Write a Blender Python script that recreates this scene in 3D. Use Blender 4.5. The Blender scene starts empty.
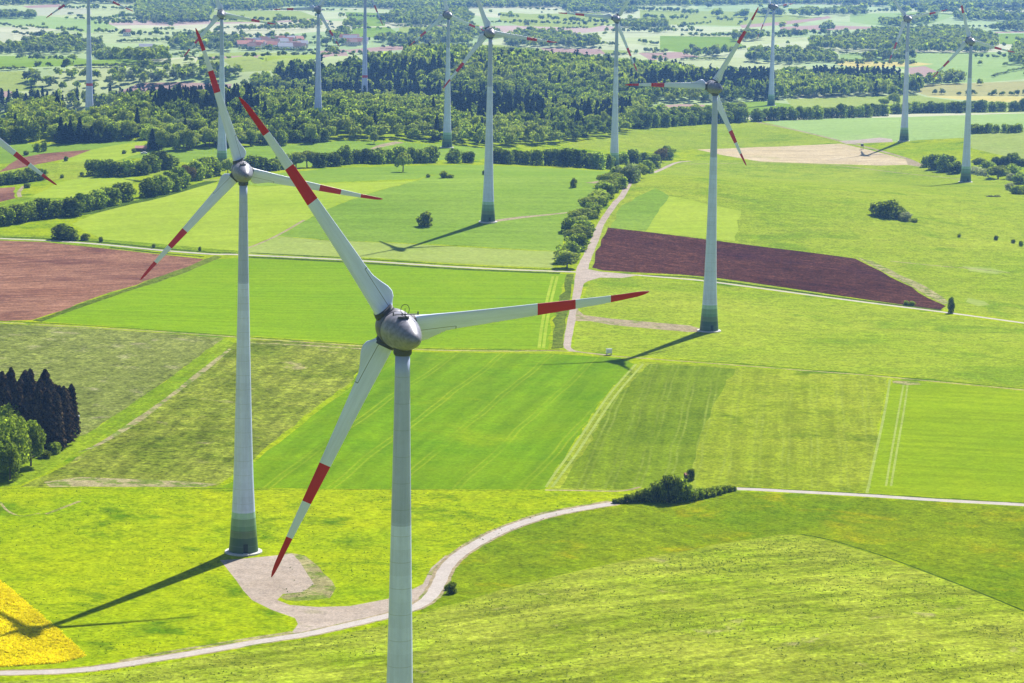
import bpy, math, random
import numpy as np
from mathutils import Vector, Matrix
from mathutils.geometry import delaunay_2d_cdt
random.seed(7)
rng = np.random.default_rng(7)
scene = bpy.context.scene
COL = scene.collection
R_ = math.radians

# ------------------------------------------------------------------ camera
F, H0, W, HH = 2700.0, 163.0, 1024, 683
PITCH = math.atan(419 / F)
ROLL = 0.015
cam_d = bpy.data.cameras.new("camera")
cam = bpy.data.objects.new("camera", cam_d)
COL.objects.link(cam)
cam_d.sensor_width = 36
cam_d.lens = F / W * 36
cam_d.clip_start = 1
cam_d.clip_end = 80000
fwd = Vector((0, math.cos(PITCH), -math.sin(PITCH)))
up0 = Vector((0, math.sin(PITCH), math.cos(PITCH)))
rt0 = Vector((1, 0, 0))
cr, sr = math.cos(ROLL), math.sin(ROLL)
rt = rt0 * cr + up0 * (sr)      # image right in world
up = up0 * cr - rt0 * (sr)
M = Matrix((rt, up, -fwd)).transposed().to_4x4()
M.translation = (0, 0, H0)
cam.matrix_world = M
scene.camera = cam


def ray(px, py):
    d = fwd + rt * ((px - 512) / F) - up * ((py - 341.5) / F)
    return d


def project(P):
    v = Vector(P) - Vector((0, 0, H0))
    z = v.dot(fwd)
    return 512 + F * v.dot(rt) / z, 341.5 - F * v.dot(up) / z


# ------------------------------------------------------------------ terrain
# turbine table: base px, hub px, depth, phase(deg), radius, psi, red stripe, label
PSI = 20
TURB = [
    dict(k='a', C=(-16.75, 373.7, 106.95), phi=4.6, R=39.4, psi=21),
    dict(k='b', base=(243.5, 552), hub=(240.6, 170.5), d=693, phi=107.6, R=38.6, psi=14),
    dict(k='c', base=(709, 331), hub=(715, 86.5), d=1086, phi=58.5, R=37.3, psi=20),
    dict(k='d', base=(488, 222), hub=(491, 32), d=1415, phi=111.5, R=38.0, psi=14),
    dict(k='e', base=(614, 168), hub=(616.5, 18.2), d=1788, phi=55.1, R=39.3, psi=14),
    dict(k='f', base=(447, 147.5), hub=(446.5, 14.5), d=2020, phi=99.2, R=37, psi=25),
    dict(k='g', base=(222, 167.5), hub=(225, 13.7), d=1707, phi=109.2, R=35.5, psi=12),
    dict(k='h', base=(904, 141), hub=(908, 18.2), d=2151, phi=10.6, R=37, psi=18),
    dict(k='i', base=(965.5, 182), hub=(971, 40.5), d=1863, phi=106.5, R=35.6, psi=12),
    dict(k='j', base=(318, 122), hub=(317.7, 9.1), d=2360, phi=60.8, R=38.5, psi=12),
    dict(k='k', base=(89.5, 122), hub=(91, -10.4), d=1990, phi=94.5, R=37, psi=15, stripe=26.5),
    dict(k='l', base=(364.5, 104), hub=(364, -20), d=2100, phi=55.0, R=39, psi=20, stripe=25),
    dict(k='m', base=(771, 105.5), hub=(773, 6.3), d=2654, phi=3.0, R=36, psi=46),
    dict(k='n', base=(-30, 424), hub=(-33, 112), d=850, phi=80.8, R=38.5, psi=20),
]
pts = []
for t in TURB:
    if 'base' in t:
        r = ray(*t['base'])
        p = Vector((0, 0, H0)) + r * (t['d'] / r.y)
        t['loc'] = p
        pts.append((p.x, p.y, p.z))
    else:
        C = t['C']; ps = R_(t['psi'])
        p = Vector((C[0] + 4.5 * math.sin(ps), C[1] - 4.5 * math.cos(ps), C[2] - 98.5))
        t['loc'] = p
        pts.append((p.x, p.y, p.z))
# keep the neighbourhood between them calm
pts += [(-60, 600, 0), (100, 640, 0), (0, 900, 0), (200, 1000, 0), (-150, 1150, 0), (150, 1350, 0), (-300, 1550, 2),
        (-60, 2500, -6), (250, 2300, -8), (-300, 2700, -5), (0, 3200, -8), (500, 3000, -10), (-500, 3200, -4)]
Pc = np.array(pts)
SG = 330.0


def kern(a, b):
    d2 = ((a[:, None, :2] - b[None, :, :2]) ** 2).sum(-1)
    return np.exp(-d2 / (2 * SG * SG))


Wc = np.linalg.solve(kern(Pc, Pc) + np.eye(len(Pc)) * 0.004, Pc[:, 2])


def terr(x, y):
    x = np.asarray(x, float); y = np.asarray(y, float)
    sh = x.shape
    xf, yf = x.ravel(), y.ravel()
    z = kern(np.stack([xf, yf], 1), Pc) @ Wc
    nearw = np.clip((yf - 300) / 400, 0, 1) * 0.9
    z += nearw * (np.sin(xf / 47 + yf / 90) * 0.5 + np.sin(yf / 61 - xf / 130 + 1) * 0.6)
    fw = np.clip((yf - 2600) / 1200, 0, 1)
    z += fw * (5 * np.sin(xf / 260 + 1.3) * np.sin(yf / 310) + 4 * np.sin(xf / 170 - yf / 420 + 2) - 6)
    r = np.hypot(xf, yf)
    hl = np.clip((r - 6500) / 7000, 0, 1)
    hl = hl * hl * (3 - 2 * hl)
    z += hl * (75 + 35 * np.sin(xf / 1300 + 0.5) * np.cos(yf / 1700) + 22 * np.sin(xf / 620 + yf / 900))
    # convex rise of the pasture at lower right
    z += 3.5 * np.exp(-((xf - 75) ** 2 / (2 * 60 ** 2) + (yf - 610) ** 2 / (2 * 45 ** 2)))
    return z.reshape(sh)


def tz(x, y):
    return float(terr(np.array([x]), np.array([y]))[0])


def gp(px, py):
    """the ground point seen at a pixel"""
    d = ray(px, py)
    z = 0.0
    for _ in range(14):
        t = (z - H0) / d.z
        x, y = d.x * t, d.y * t
        z = 0.5 * z + 0.5 * tz(x, y)
    t = (z - H0) / d.z
    return (d.x * t, d.y * t)


def gps(pp):
    return [gp(*q) for q in pp]


def ppm(y):
    return F / y


# ------------------------------------------------------------------ materials
KEXP = 2.2


def lin(c):
    return c / 12.92 if c <= 0.04045 else ((c + 0.055) / 1.055) ** 2.4


def sr_(r, g, b, k=KEXP):
    # the photograph's colours are strong: keep greens warm and free of blue
    bl = lin(b / 255) / k
    if g > r and g > b:
        bl *= .9
    return (lin(r / 255) / k, lin(g / 255) / k, bl, 1)


def new_mat(name):
    m = bpy.data.materials.new(name)
    m.use_nodes = True
    nt = m.node_tree
    nt.nodes.clear()
    return m, nt


class NB:
    def __init__(s, nt):
        s.nt = nt

    def n(s, typ, **kw):
        o = s.nt.nodes.new(typ)
        for k, v in kw.items():
            setattr(o, k, v)
        return o

    def l(s, a, b):
        s.nt.links.new(a, b)

    def setin(s, sock, v):
        if hasattr(v, 'links') or isinstance(v, bpy.types.NodeSocket):
            s.l(v, sock)
        else:
            sock.default_value = v

    def math(s, op, a, b=0.0, c=0.0, clamp=False):
        o = s.n('ShaderNodeMath', operation=op, use_clamp=clamp)
        s.setin(o.inputs[0], a); s.setin(o.inputs[1], b); s.setin(o.inputs[2], c)
        return o.outputs[0]

    def mix(s, f, a, b, typ='MIX'):
        o = s.n('ShaderNodeMix', data_type='RGBA', blend_type=typ)
        s.setin(o.inputs[0], f); s.setin(o.inputs[6], a); s.setin(o.inputs[7], b)
        return o.outputs[2]

    def noise(s, vec, scale, detail=3, rough=0.55, dist=0.0):
        o = s.n('ShaderNodeTexNoise')
        s.l(vec, o.inputs['Vector'])
        o.inputs['Scale'].default_value = scale
        o.inputs['Detail'].default_value = detail
        o.inputs['Roughness'].default_value = rough
        o.inputs['Distortion'].default_value = dist
        return o.outputs[0]

    def rng(s, v, a, b, c=0.0, d=1.0):
        o = s.n('ShaderNodeMapRange')
        s.setin(o.inputs[0], v)
        for i, q in enumerate((a, b, c, d)):
            o.inputs[1 + i].default_value = q
        return o.outputs[0]

    def map(s, vec, rot=0.0, scale=(1, 1, 1), loc=(0, 0, 0)):
        # rotate first, then scale
        o = s.n('ShaderNodeMapping')
        o.inputs['Rotation'].default_value = (0, 0, rot)
        s.l(vec, o.inputs['Vector'])
        o2 = s.n('ShaderNodeMapping')
        o2.inputs['Scale'].default_value = scale
        o2.inputs['Location'].default_value = loc
        s.l(o.outputs[0], o2.inputs['Vector'])
        return o2.outputs[0]


def field_mat(name, c1, c2, big=0.012, mid=0.12, fine=0.9, fine_amt=0.35, ang=0.0, streak=0.0, streak_w=0.35,
              streak_l=0.012, tram=0.0, tram_sp=24.0, tram_c=None, patch=None, patch_s=0.03, patch_t=0.62, patch_w=0.12,
              tuft=0.0, tuft_c=None, tuft_s=0.55, tuft_t=0.66, bump=0.25, mid_amt=0.5, bscale=0.9):
    m, nt = new_mat(name)
    b = NB(nt)
    geo = b.n('ShaderNodeNewGeometry')
    P = geo.outputs['Position']
    nb_ = b.noise(P, big, 3, 0.5, 0.6)
    nm = b.noise(P, mid, 7, 0.74)
    f = b.math('ADD', b.math('MULTIPLY', nb_, 1 - mid_amt), b.math('MULTIPLY', nm, mid_amt))
    f = b.rng(f, 0.36, 0.64)
    col = b.mix(f, c1, c2)
    if streak:
        v = b.map(P, ang, (streak_w, streak_l, 1))
        sn = b.rng(b.noise(v, 1.0, 3, 0.6), 0.35, 0.68, 1 - streak, 1 + streak)
        col = b.mix(1.0, col, sn, 'MULTIPLY')
    if patch:
        pn = b.noise(b.map(P, 0.4, (1, 1, 1), (31, 17, 3)), patch_s, 5, 0.62, 0.4)
        pf = b.rng(pn, patch_t, patch_t + patch_w)
        col = b.mix(pf, col, patch)
    if tram:
        v = b.map(P, ang, (1, 1, 1))
        sx = b.n('ShaderNodeSeparateXYZ'); b.l(v, sx.inputs[0])
        x = b.math('ADD', sx.outputs[0], b.math('MULTIPLY', b.noise(P, 0.02, 1), 3.0))
        fr = b.math('MODULO', b.math('ADD', x, 6000.0), tram_sp)
        a = b.math('ABSOLUTE', b.math('SUBTRACT', b.math('ABSOLUTE', b.math('SUBTRACT', fr, tram_sp / 2)), 1.0))
        ln = b.rng(a, 0.2, 0.5, tram, 0.0)
        fade = b.rng(b.noise(b.map(P, ang, (.05, .015, 1)), 1.0, 2), 0.35, 0.6, 0.15, 1)
        ln = b.math('MULTIPLY', ln, fade)
        col = b.mix(ln, col, tram_c or c2)
    if tuft:
        tn = b.noise(P, tuft_s, 2, 0.5)
        tf = b.rng(tn, tuft_t, tuft_t + 0.07, 0.0, tuft)
        gate = b.rng(b.noise(P, 0.03, 3), 0.42, 0.6)
        tf = b.math('MULTIPLY', tf, gate)
        col = b.mix(tf, col, tuft_c)
    fn = b.rng(b.noise(P, fine, 4, 0.7), 0.3, 0.7, 1 - fine_amt * 1.3, 1 + fine_amt * 1.3)
    col = b.mix(1.0, col, fn, 'MULTIPLY')
    gn = b.rng(b.noise(P, 0.22, 6, 0.85), 0.36, 0.64, 1 - fine_amt * .8, 1 + fine_amt * .8)
    col = b.mix(1.0, col, gn, 'MULTIPLY')
    bs = b.n('ShaderNodeBsdfPrincipled')
    b.l(col, bs.inputs['Base Color'])
    bs.inputs['Roughness'].default_value = 0.9
    bs.inputs['Specular IOR Level'].default_value = 0.0
    if bump:
        bp = b.n('ShaderNodeBump')
        bp.inputs['Strength'].default_value = bump
        bp.inputs['Distance'].default_value = 0.5
        b.l(b.noise(P, bscale, 4, 0.7), bp.inputs['Height'])
        b.l(bp.outputs[0], bs.inputs['Normal'])
    out = b.n('ShaderNodeOutputMaterial')
    b.l(bs.outputs[0], out.inputs[0])
    return m


S = sr_


def lang(a, b_):
    p, q = gp(*a), gp(*b_)
    return math.pi / 2 - math.atan2(q[1] - p[1], q[0] - p[0])


MAT = {}
MAT['meadow'] = field_mat('meadow_grass', S(156, 190, 4), S(194, 208, 10), big=0.018, mid=0.11, fine_amt=0.3, patch=S(112, 152, 4),
                          patch_s=0.05, patch_t=0.55, tuft=0.55, tuft_c=S(96, 125, 10), bump=0.5)
MAT['pasture'] = field_mat('rough_pasture', S(150, 176, 30), S(192, 202, 74), big=0.02, mid=0.09, fine=0.8, fine_amt=0.36, ang=lang((480, 640), (720, 605)),
                           streak=0.3, streak_w=0.22, streak_l=0.035, patch=S(204, 196, 128), patch_s=0.09, patch_t=0.63,
                           tuft=0.55, tuft_c=S(70, 92, 20), tuft_s=0.5, tuft_t=0.62, bump=0.6, bscale=0.6)
MAT['slope_meadow'] = field_mat('slope_meadow', S(124, 156, 6), S(158, 176, 18), big=0.02, mid=0.07, ang=lang((840, 530), (1010, 575)), streak=0.12,
                                streak_w=.25, streak_l=.03, patch=S(176, 178, 12), patch_s=0.04, patch_t=0.54, bump=0.4)
MAT['lightmeadow'] = field_mat('light_meadow', S(156, 184, 36), S(184, 200, 62), big=0.01, mid=0.05, patch=S(140, 172, 34), patch_s=0.02,
                               patch_t=0.55, bump=0.35, ang=R_(80), streak=.08, streak_w=.1, streak_l=.015)
MAT['base'] = field_mat('valley_grass', S(150, 184, 66), S(172, 196, 86), big=0.006, mid=0.03, patch=S(130, 168, 60), patch_s=0.01,
                        patch_t=0.55, bump=0.3)
MAT['bright'] = field_mat('bright_crop', S(138, 182, 6), S(158, 194, 14), big=0.01, mid=0.06, fine_amt=0.15, ang=lang((100, 296), (500, 300)), streak=0.10,
                          streak_w=0.28, streak_l=0.006, tram=0.25, tram_sp=21, tram_c=S(186, 204, 40), bump=0.15)
MAT['bright2'] = field_mat('bright_barley', S(118, 166, 2), S(146, 182, 8), big=0.012, mid=0.05, fine_amt=0.16, ang=lang((476, 484), (512, 448)), streak=0.16,
                           streak_w=0.16, streak_l=0.008, patch=S(176, 200, 14), patch_s=0.022, patch_t=0.6, patch_w=.2,
                           tram=0.4, tram_sp=18, tram_c=S(196, 208, 60), bump=0.15)
MAT['bright3'] = field_mat('yellow_green_crop', S(150, 184, 8), S(172, 198, 20), big=0.012, mid=0.05, fine_amt=0.14, ang=lang((900, 440), (1020, 446)),
                           streak=0.12, streak_w=0.25, streak_l=0.01, bump=0.15)
MAT['striped'] = field_mat('drilled_crop', S(150, 172, 30), S(182, 196, 56), big=0.02, mid=0.07, fine_amt=0.3, ang=lang((683, 435), (700, 368)), streak=0.14,
                           streak_w=0.3, streak_l=0.01, tram=0.5, tram_sp=9, tram_c=S(172, 190, 80), patch=S(128, 152, 24),
                           patch_s=0.05, patch_t=0.56, bump=0.35)
MAT['striped_dark'] = field_mat('dark_drilled_crop', S(120, 148, 20), S(150, 174, 36), big=0.02, mid=0.07, fine_amt=0.3, ang=lang((683, 435), (700, 368)),
                                streak=0.14, streak_w=0.3, streak_l=0.01, tram=0.75, tram_sp=8, tram_c=S(162, 182, 74), bump=0.35)
MAT['dull'] = field_mat('dull_stubble_grass', S(122, 136, 56), S(164, 174, 92), big=0.012, mid=0.1, fine=0.7, fine_amt=0.5, ang=lang((60, 420), (170, 350)),
                        streak=0.16, streak_w=0.3, streak_l=0.03, patch=S(184, 182, 128), patch_s=0.08, patch_t=0.58,
                        tuft=0.5, tuft_c=S(96, 106, 40), bump=0.6)
MAT['dull2'] = field_mat('thin_young_crop', S(110, 132, 26), S(176, 186, 74), big=0.02, mid=0.09, fine=0.7, fine_amt=0.5, ang=lang((135, 422), (202, 371)),
                         streak=0.24, streak_w=0.3, streak_l=0.02, patch=S(204, 190, 140), patch_s=0.05, patch_t=0.62,
                         tuft=0.6, tuft_c=S(80, 98, 20), bump=0.6)
MAT['strip'] = field_mat('fresh_grass_strip', S(122, 160, 16), S(168, 192, 40), mid=0.15, fine_amt=0.35, ang=lang((135, 422), (202, 371)), streak=.15,
                         streak_w=.4, streak_l=.03, bump=0.5)
MAT['verge'] = field_mat('weedy_verge', S(92, 118, 24), S(146, 160, 60), mid=0.25, fine_amt=0.5, bump=0.7)
MAT['tanline'] = field_mat('dry_grass_edge', S(178, 172, 112), S(210, 196, 150), mid=0.3, fine_amt=0.35, bump=0.4,
                           patch=S(140, 160, 70), patch_s=0.2, patch_t=0.46)
MAT['pinksoil'] = field_mat('pink_bare_soil', S(158, 112, 88), S(190, 142, 114), big=0.02, mid=0.06, fine_amt=0.34, ang=lang((0, 268), (120, 262)),
                            streak=0.26, streak_w=0.4, streak_l=0.006, patch=S(120, 78, 68), patch_s=0.02, patch_t=0.5, patch_w=.2,
                            tram=0.4, tram_sp=11, tram_c=S(190, 146, 124), bump=0.4)
MAT['darksoil'] = field_mat('dark_ploughed_soil', S(90, 54, 42), S(116, 76, 60), big=0.012, mid=0.08, fine_amt=0.6, ang=lang((640, 250), (860, 285)),
                            streak=0.3, streak_w=0.5, streak_l=0.02, patch=S(88, 54, 52), patch_s=0.015, patch_t=0.52, patch_w=.15,
                            bump=0.8)
MAT['gravel'] = field_mat('gravel', S(204, 186, 166), S(224, 208, 192), mid=0.2, fine=1.5, fine_amt=0.2, bump=0.2,
                          patch=S(186, 176, 140), patch_s=0.15, patch_t=0.62)
MAT['lane'] = field_mat('pale_lane_surface', S(224, 212, 200), S(238, 228, 218), mid=0.3, fine=1.5, fine_amt=0.1, bump=0.1)
MAT['track'] = field_mat('dirt_track', S(188, 170, 132), S(206, 190, 156), mid=0.2, fine_amt=0.3, bump=0.3,
                         patch=S(150, 164, 84), patch_s=0.1, patch_t=0.55)
MAT['tan'] = field_mat('tan_stubble', S(230, 208, 160), S(244, 224, 184), big=0.02, mid=0.05, fine_amt=0.2, ang=R_(85), streak=0.12,
                       streak_w=0.2, streak_l=0.004, patch=S(212, 204, 140), patch_s=0.012, patch_t=0.57, bump=0.3)
MAT['rape'] = field_mat('rapeseed_flowers', S(226, 208, 2), S(246, 228, 6), big=0.03, mid=0.2, fine=0.8, fine_amt=0.3,
                        tuft=0.8, tuft_c=S(130, 140, 10), tuft_s=0.5, tuft_t=0.54, bump=1.0)
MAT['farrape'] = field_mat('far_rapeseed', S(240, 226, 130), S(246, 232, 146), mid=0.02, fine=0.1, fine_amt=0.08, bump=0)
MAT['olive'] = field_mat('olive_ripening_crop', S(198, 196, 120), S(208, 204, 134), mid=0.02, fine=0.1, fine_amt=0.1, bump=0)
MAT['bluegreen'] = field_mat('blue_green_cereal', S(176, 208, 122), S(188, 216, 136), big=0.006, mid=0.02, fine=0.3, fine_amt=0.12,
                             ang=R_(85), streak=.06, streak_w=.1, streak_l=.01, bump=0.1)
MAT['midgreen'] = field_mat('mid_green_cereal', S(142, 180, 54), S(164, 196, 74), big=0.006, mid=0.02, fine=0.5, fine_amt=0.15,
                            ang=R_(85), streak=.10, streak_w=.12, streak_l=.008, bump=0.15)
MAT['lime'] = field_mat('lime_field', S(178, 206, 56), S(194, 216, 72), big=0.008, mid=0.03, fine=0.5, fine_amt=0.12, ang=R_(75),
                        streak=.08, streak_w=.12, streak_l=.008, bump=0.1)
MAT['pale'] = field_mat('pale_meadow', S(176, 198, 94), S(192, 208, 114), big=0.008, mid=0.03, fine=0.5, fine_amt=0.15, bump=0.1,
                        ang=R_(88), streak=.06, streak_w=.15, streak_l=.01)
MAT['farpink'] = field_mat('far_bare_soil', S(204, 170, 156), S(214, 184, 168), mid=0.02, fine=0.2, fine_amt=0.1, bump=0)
MAT['farpale'] = field_mat('far_haze_pale_field', S(214, 220, 184), S(222, 226, 196), mid=0.02, fine=0.1, fine_amt=0.08, bump=0)  # far field tones lightened in the colour itself, standing in for thicker haze
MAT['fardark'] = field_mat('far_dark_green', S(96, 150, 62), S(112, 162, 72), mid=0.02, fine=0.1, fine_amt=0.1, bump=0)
MAT['forestfloor'] = field_mat('forest_floor', S(60, 80, 30), S(84, 100, 40), mid=0.08, fine=0.5, fine_amt=0.3, bump=0)


def far_mat():
    """open valley land far off: a patchwork of fields of different crops"""
    m, nt = new_mat('far_patchwork_land')
    b = NB(nt)
    geo = b.n('ShaderNodeNewGeometry')
    P = geo.outputs['Position']
    v = b.map(P, 0.25, (1 / 300, 1 / 420, 0))
    nz = b.n('ShaderNodeTexNoise'); nz.inputs['Scale'].default_value = 1.3
    b.l(v, nz.inputs['Vector'])
    add = b.n('ShaderNodeVectorMath', operation='MULTIPLY_ADD')
    b.l(nz.outputs['Color'], add.inputs[0]); add.inputs[1].default_value = (.5, .5, 0); b.l(v, add.inputs[2])
    vo = b.n('ShaderNodeTexVoronoi'); vo.inputs['Scale'].default_value = 1.0
    b.l(add.outputs[0], vo.inputs['Vector'])
    sp = b.n('ShaderNodeSeparateColor'); b.l(vo.outputs['Color'], sp.inputs[0])
    cr_ = b.n('ShaderNodeValToRGB'); cr_.color_ramp.interpolation = 'CONSTANT'
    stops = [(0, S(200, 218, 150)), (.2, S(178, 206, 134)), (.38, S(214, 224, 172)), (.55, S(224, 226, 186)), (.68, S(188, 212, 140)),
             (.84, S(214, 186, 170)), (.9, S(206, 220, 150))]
    e = cr_.color_ramp.elements
    e[0].position, e[0].color = stops[0]
    e[1].position, e[1].color = stops[1]
    for p_, c_ in stops[2:]:
        q = e.new(p_); q.color = c_
    b.l(sp.outputs[0], cr_.inputs[0])
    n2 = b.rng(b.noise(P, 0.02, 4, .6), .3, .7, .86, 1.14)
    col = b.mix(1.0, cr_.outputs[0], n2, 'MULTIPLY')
    bs = b.n('ShaderNodeBsdfPrincipled'); b.l(col, bs.inputs['Base Color'])
    bs.inputs['Roughness'].default_value = .9; bs.inputs['Specular IOR Level'].default_value = .1
    out = b.n('ShaderNodeOutputMaterial'); b.l(bs.outputs[0], out.inputs[0])
    return m


MAT['far'] = far_mat()  # crop tones here are also paled in colour to imitate distance haze


def plain_mat(name, col, rough=0.6, metal=0.0, var=0.15, scale=1.5, coord='Object', spec=0.4):
    m, nt = new_mat(name)
    b = NB(nt)
    tc = b.n('ShaderNodeTexCoord')
    n = b.rng(b.noise(tc.outputs[coord], scale, 4, .6), .3, .7, 1 - var, 1 + var)
    c = b.mix(1.0, (*col, 1), n, 'MULTIPLY')
    bs = b.n('ShaderNodeBsdfPrincipled'); b.l(c, bs.inputs['Base Color'])
    bs.inputs['Roughness'].default_value = rough; bs.inputs['Metallic'].default_value = metal
    bs.inputs['Specular IOR Level'].default_value = spec
    out = b.n('ShaderNodeOutputMaterial'); b.l(bs.outputs[0], out.inputs[0])
    return m


def leaf_mat(name, col, tint, trans=0.35, hv=0.25):
    m, nt = new_mat(name)
    b = NB(nt)
    geo = b.n('ShaderNodeNewGeometry')
    oi = b.n('ShaderNodeObjectInfo')
    n1 = b.noise(geo.outputs['Position'], 0.45, 3, .6)
    rp = geo.outputs['Random Per Island']
    f = b.math('ADD', b.math('MULTIPLY', n1, .6), b.math('MULTIPLY', rp, .4))
    c = b.mix(b.rng(f, .3, .7), (*col, 1), (*tint, 1))
    n3 = b.rng(b.noise(geo.outputs['Position'], 0.07, 1), .35, .65, 1 - hv, 1 + hv)
    vv = b.math('MULTIPLY', n3, b.rng(oi.outputs['Random'], 0, 1, 1 - hv * .7, 1 + hv * .7))
    c = b.mix(1.0, c, vv, 'MULTIPLY')
    d = b.n('ShaderNodeBsdfDiffuse'); b.l(c, d.inputs[0])
    t = b.n('ShaderNodeBsdfTranslucent')
    ct = b.mix(1.0, c, (1.5, 1.7, .6, 1), 'MULTIPLY'); b.l(ct, t.inputs[0])
    mx = b.n('ShaderNodeMixShader'); mx.inputs[0].default_value = trans
    b.l(d.outputs[0], mx.inputs[1]); b.l(t.outputs[0], mx.inputs[2])
    out = b.n('ShaderNodeOutputMaterial'); b.l(mx.outputs[0], out.inputs[0])
    return m


LEAF = {
    'dark': leaf_mat('dark_green_leaves', (.05, .085, .012), (.20, .24, .035), .52),
    'mid': leaf_mat('green_leaves', (.085, .13, .018), (.32, .37, .06), .52),
    'bushy': leaf_mat('bush_leaves', (.06, .095, .014), (.26, .29, .045), .55),
    'light': leaf_mat('light_green_leaves', (.20, .25, .035), (.38, .42, .08)),
    'grey': leaf_mat('grey_green_leaves', (.14, .18, .09), (.24, .27, .16)),
    'brown': leaf_mat('brownish_leaves', (.11, .085, .03), (.17, .13, .05)),
    'white': leaf_mat('white_blossom_leaves', (.20, .22, .14), (.42, .42, .34)),
    'conifer': leaf_mat('dark_needles', (.016, .028, .014), (.035, .048, .024), .12),
    'conifer_brown': leaf_mat('brown_dark_needles', (.022, .016, .010), (.12, .085, .045), .1),
}
BARK = plain_mat('bark', (.09, .07, .05), .9, 0, .3, 3)


# ------------------------------------------------------------------ object helpers
def mesh_np(name, V, Fq, mats, n=4, midx=None, smooth=False):
    me = bpy.data.meshes.new(name)
    V = np.asarray(V, np.float32); Fq = np.asarray(Fq, np.int32)
    me.vertices.add(len(V)); me.vertices.foreach_set('co', V.ravel())
    me.loops.add(Fq.size); me.loops.foreach_set('vertex_index', Fq.ravel())
    me.polygons.add(len(Fq))
    me.polygons.foreach_set('loop_start', np.arange(0, Fq.size, n, dtype=np.int32))
    me.polygons.foreach_set('loop_total', np.full(len(Fq), n, np.int32))
    for m in mats:
        me.materials.append(m)
    if midx is not None:
        me.polygons.foreach_set('material_index', np.asarray(midx, np.int32))
    if smooth:
        me.polygons.foreach_set('use_smooth', np.ones(len(Fq), bool))
    me.update(calc_edges=True)
    return me


def obj(name, me, parent=None, loc=None):
    o = bpy.data.objects.new(name, me)
    COL.objects.link(o)
    if parent is not None:
        o.parent = parent
    if loc is not None:
        o.location = loc
    return o


def tag(o, label=None, cat=None, group=None, kind=None):
    if label: o['label'] = label
    if cat: o['category'] = cat
    if group: o['group'] = group
    if kind: o['kind'] = kind
    return o


def thing(name, label, cat, loc, rz=0.0, group=None):
    o = bpy.data.objects.new(name, None)
    o.empty_display_size = 0.5
    COL.objects.link(o)
    o.location = loc; o.rotation_euler = (0, 0, rz)
    return tag(o, label, cat, group)


class MB:
    def __init__(s):
        s.v, s.f, s.sm = [], [], []

    def quad_ring(s, rings, closed=True, cap0=False, cap1=False):
        base = len(s.v); n = len(rings[0])
        for r in rings: s.v += [tuple(p) for p in r]
        for i in range(len(rings) - 1):
            for j in range(n if closed else n - 1):
                k = (j + 1) % n
                s.f.append((base + i * n + j, base + i * n + k, base + (i + 1) * n + k, base + (i + 1) * n + j))
        if cap0: s.f.append(tuple(base + j for j in reversed(range(n))))
        if cap1: s.f.append(tuple(base + (len(rings) - 1) * n + j for j in range(n)))

    def lathe(s, prof, seg=32, axis='Z', cap0=True, cap1=True, M=None):
        rings = []
        for (t, r) in prof:
            ring = []
            for j in range(seg):
                a = 2 * math.pi * j / seg
                p = Vector((r * math.cos(a), r * math.sin(a), t))
                if axis == 'Y': p = Vector((p.x, p.z, -p.y))
                if M: p = M @ p
                ring.append(p)
            rings.append(ring)
        s.quad_ring(rings, True, cap0, cap1)

    def box(s, c, d, M=None):
        b = len(s.v)
        for x in (-.5, .5):
            for y in (-.5, .5):
                for z in (-.5, .5):
                    p = Vector((c[0] + x * d[0], c[1] + y * d[1], c[2] + z * d[2]))
                    if M: p = M @ p
                    s.v.append(tuple(p))
        for q in ((0, 1, 3, 2), (4, 6, 7, 5), (0, 4, 5, 1), (2, 3, 7, 6), (0, 2, 6, 4), (1, 5, 7, 3)):
            s.f.append(tuple(b + i for i in q))

    def tube(s, a, b_, r0, r1=None, seg=8):
        r1 = r0 if r1 is None else r1
        a, b_ = Vector(a), Vector(b_)
        d = (b_ - a).normalized()
        q = d.to_track_quat('Z', 'Y')
        rings = []
        for p, r in ((a, r0), (b_, r1)):
            rings.append([p + q @ Vector((r * math.cos(2 * math.pi * j / seg), r * math.sin(2 * math.pi * j / seg), 0)) for j in range(seg)])
        s.quad_ring(rings, True, True, True)

    def build(s, name, mat, parent=None, smooth=False, loc=None):
        me = bpy.data.meshes.new(name)
        me.from_pydata(s.v, [], s.f)
        for m in (mat if isinstance(mat, (list, tuple)) else [mat]): me.materials.append(m)
        if smooth:
            for p in me.polygons: p.use_smooth = len(p.vertices) == 4
        me.update()
        return obj(name, me, parent, loc)


# ------------------------------------------------------------------ the ground, fields and roads
REG = []     # (name, material key, polygon in metres)


def field(name, mat, px):
    REG.append((name, mat, ragged(gps(px))))


def ragged(P):
    out = []
    n = len(P)
    for i in range(n):
        a, b_ = P[i], P[(i + 1) % n]
        out.append(a)
        L = math.hypot(b_[0] - a[0], b_[1] - a[1])
        if max(a[1], b_[1]) > 1900 or L < 14: continue
        st = 8.0 if min(a[1], b_[1]) < 1000 else 14.0
        k = min(int(L / st), 60)
        nx_, ny_ = -(b_[1] - a[1]) / L, (b_[0] - a[0]) / L
        for j in range(1, k):
            t = j / k; o = random.gauss(0, .35 if st < 10 else .6)
            out.append((a[0] + (b_[0] - a[0]) * t + nx_ * o, a[1] + (b_[1] - a[1]) * t + ny_ * o))
    return out


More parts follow.
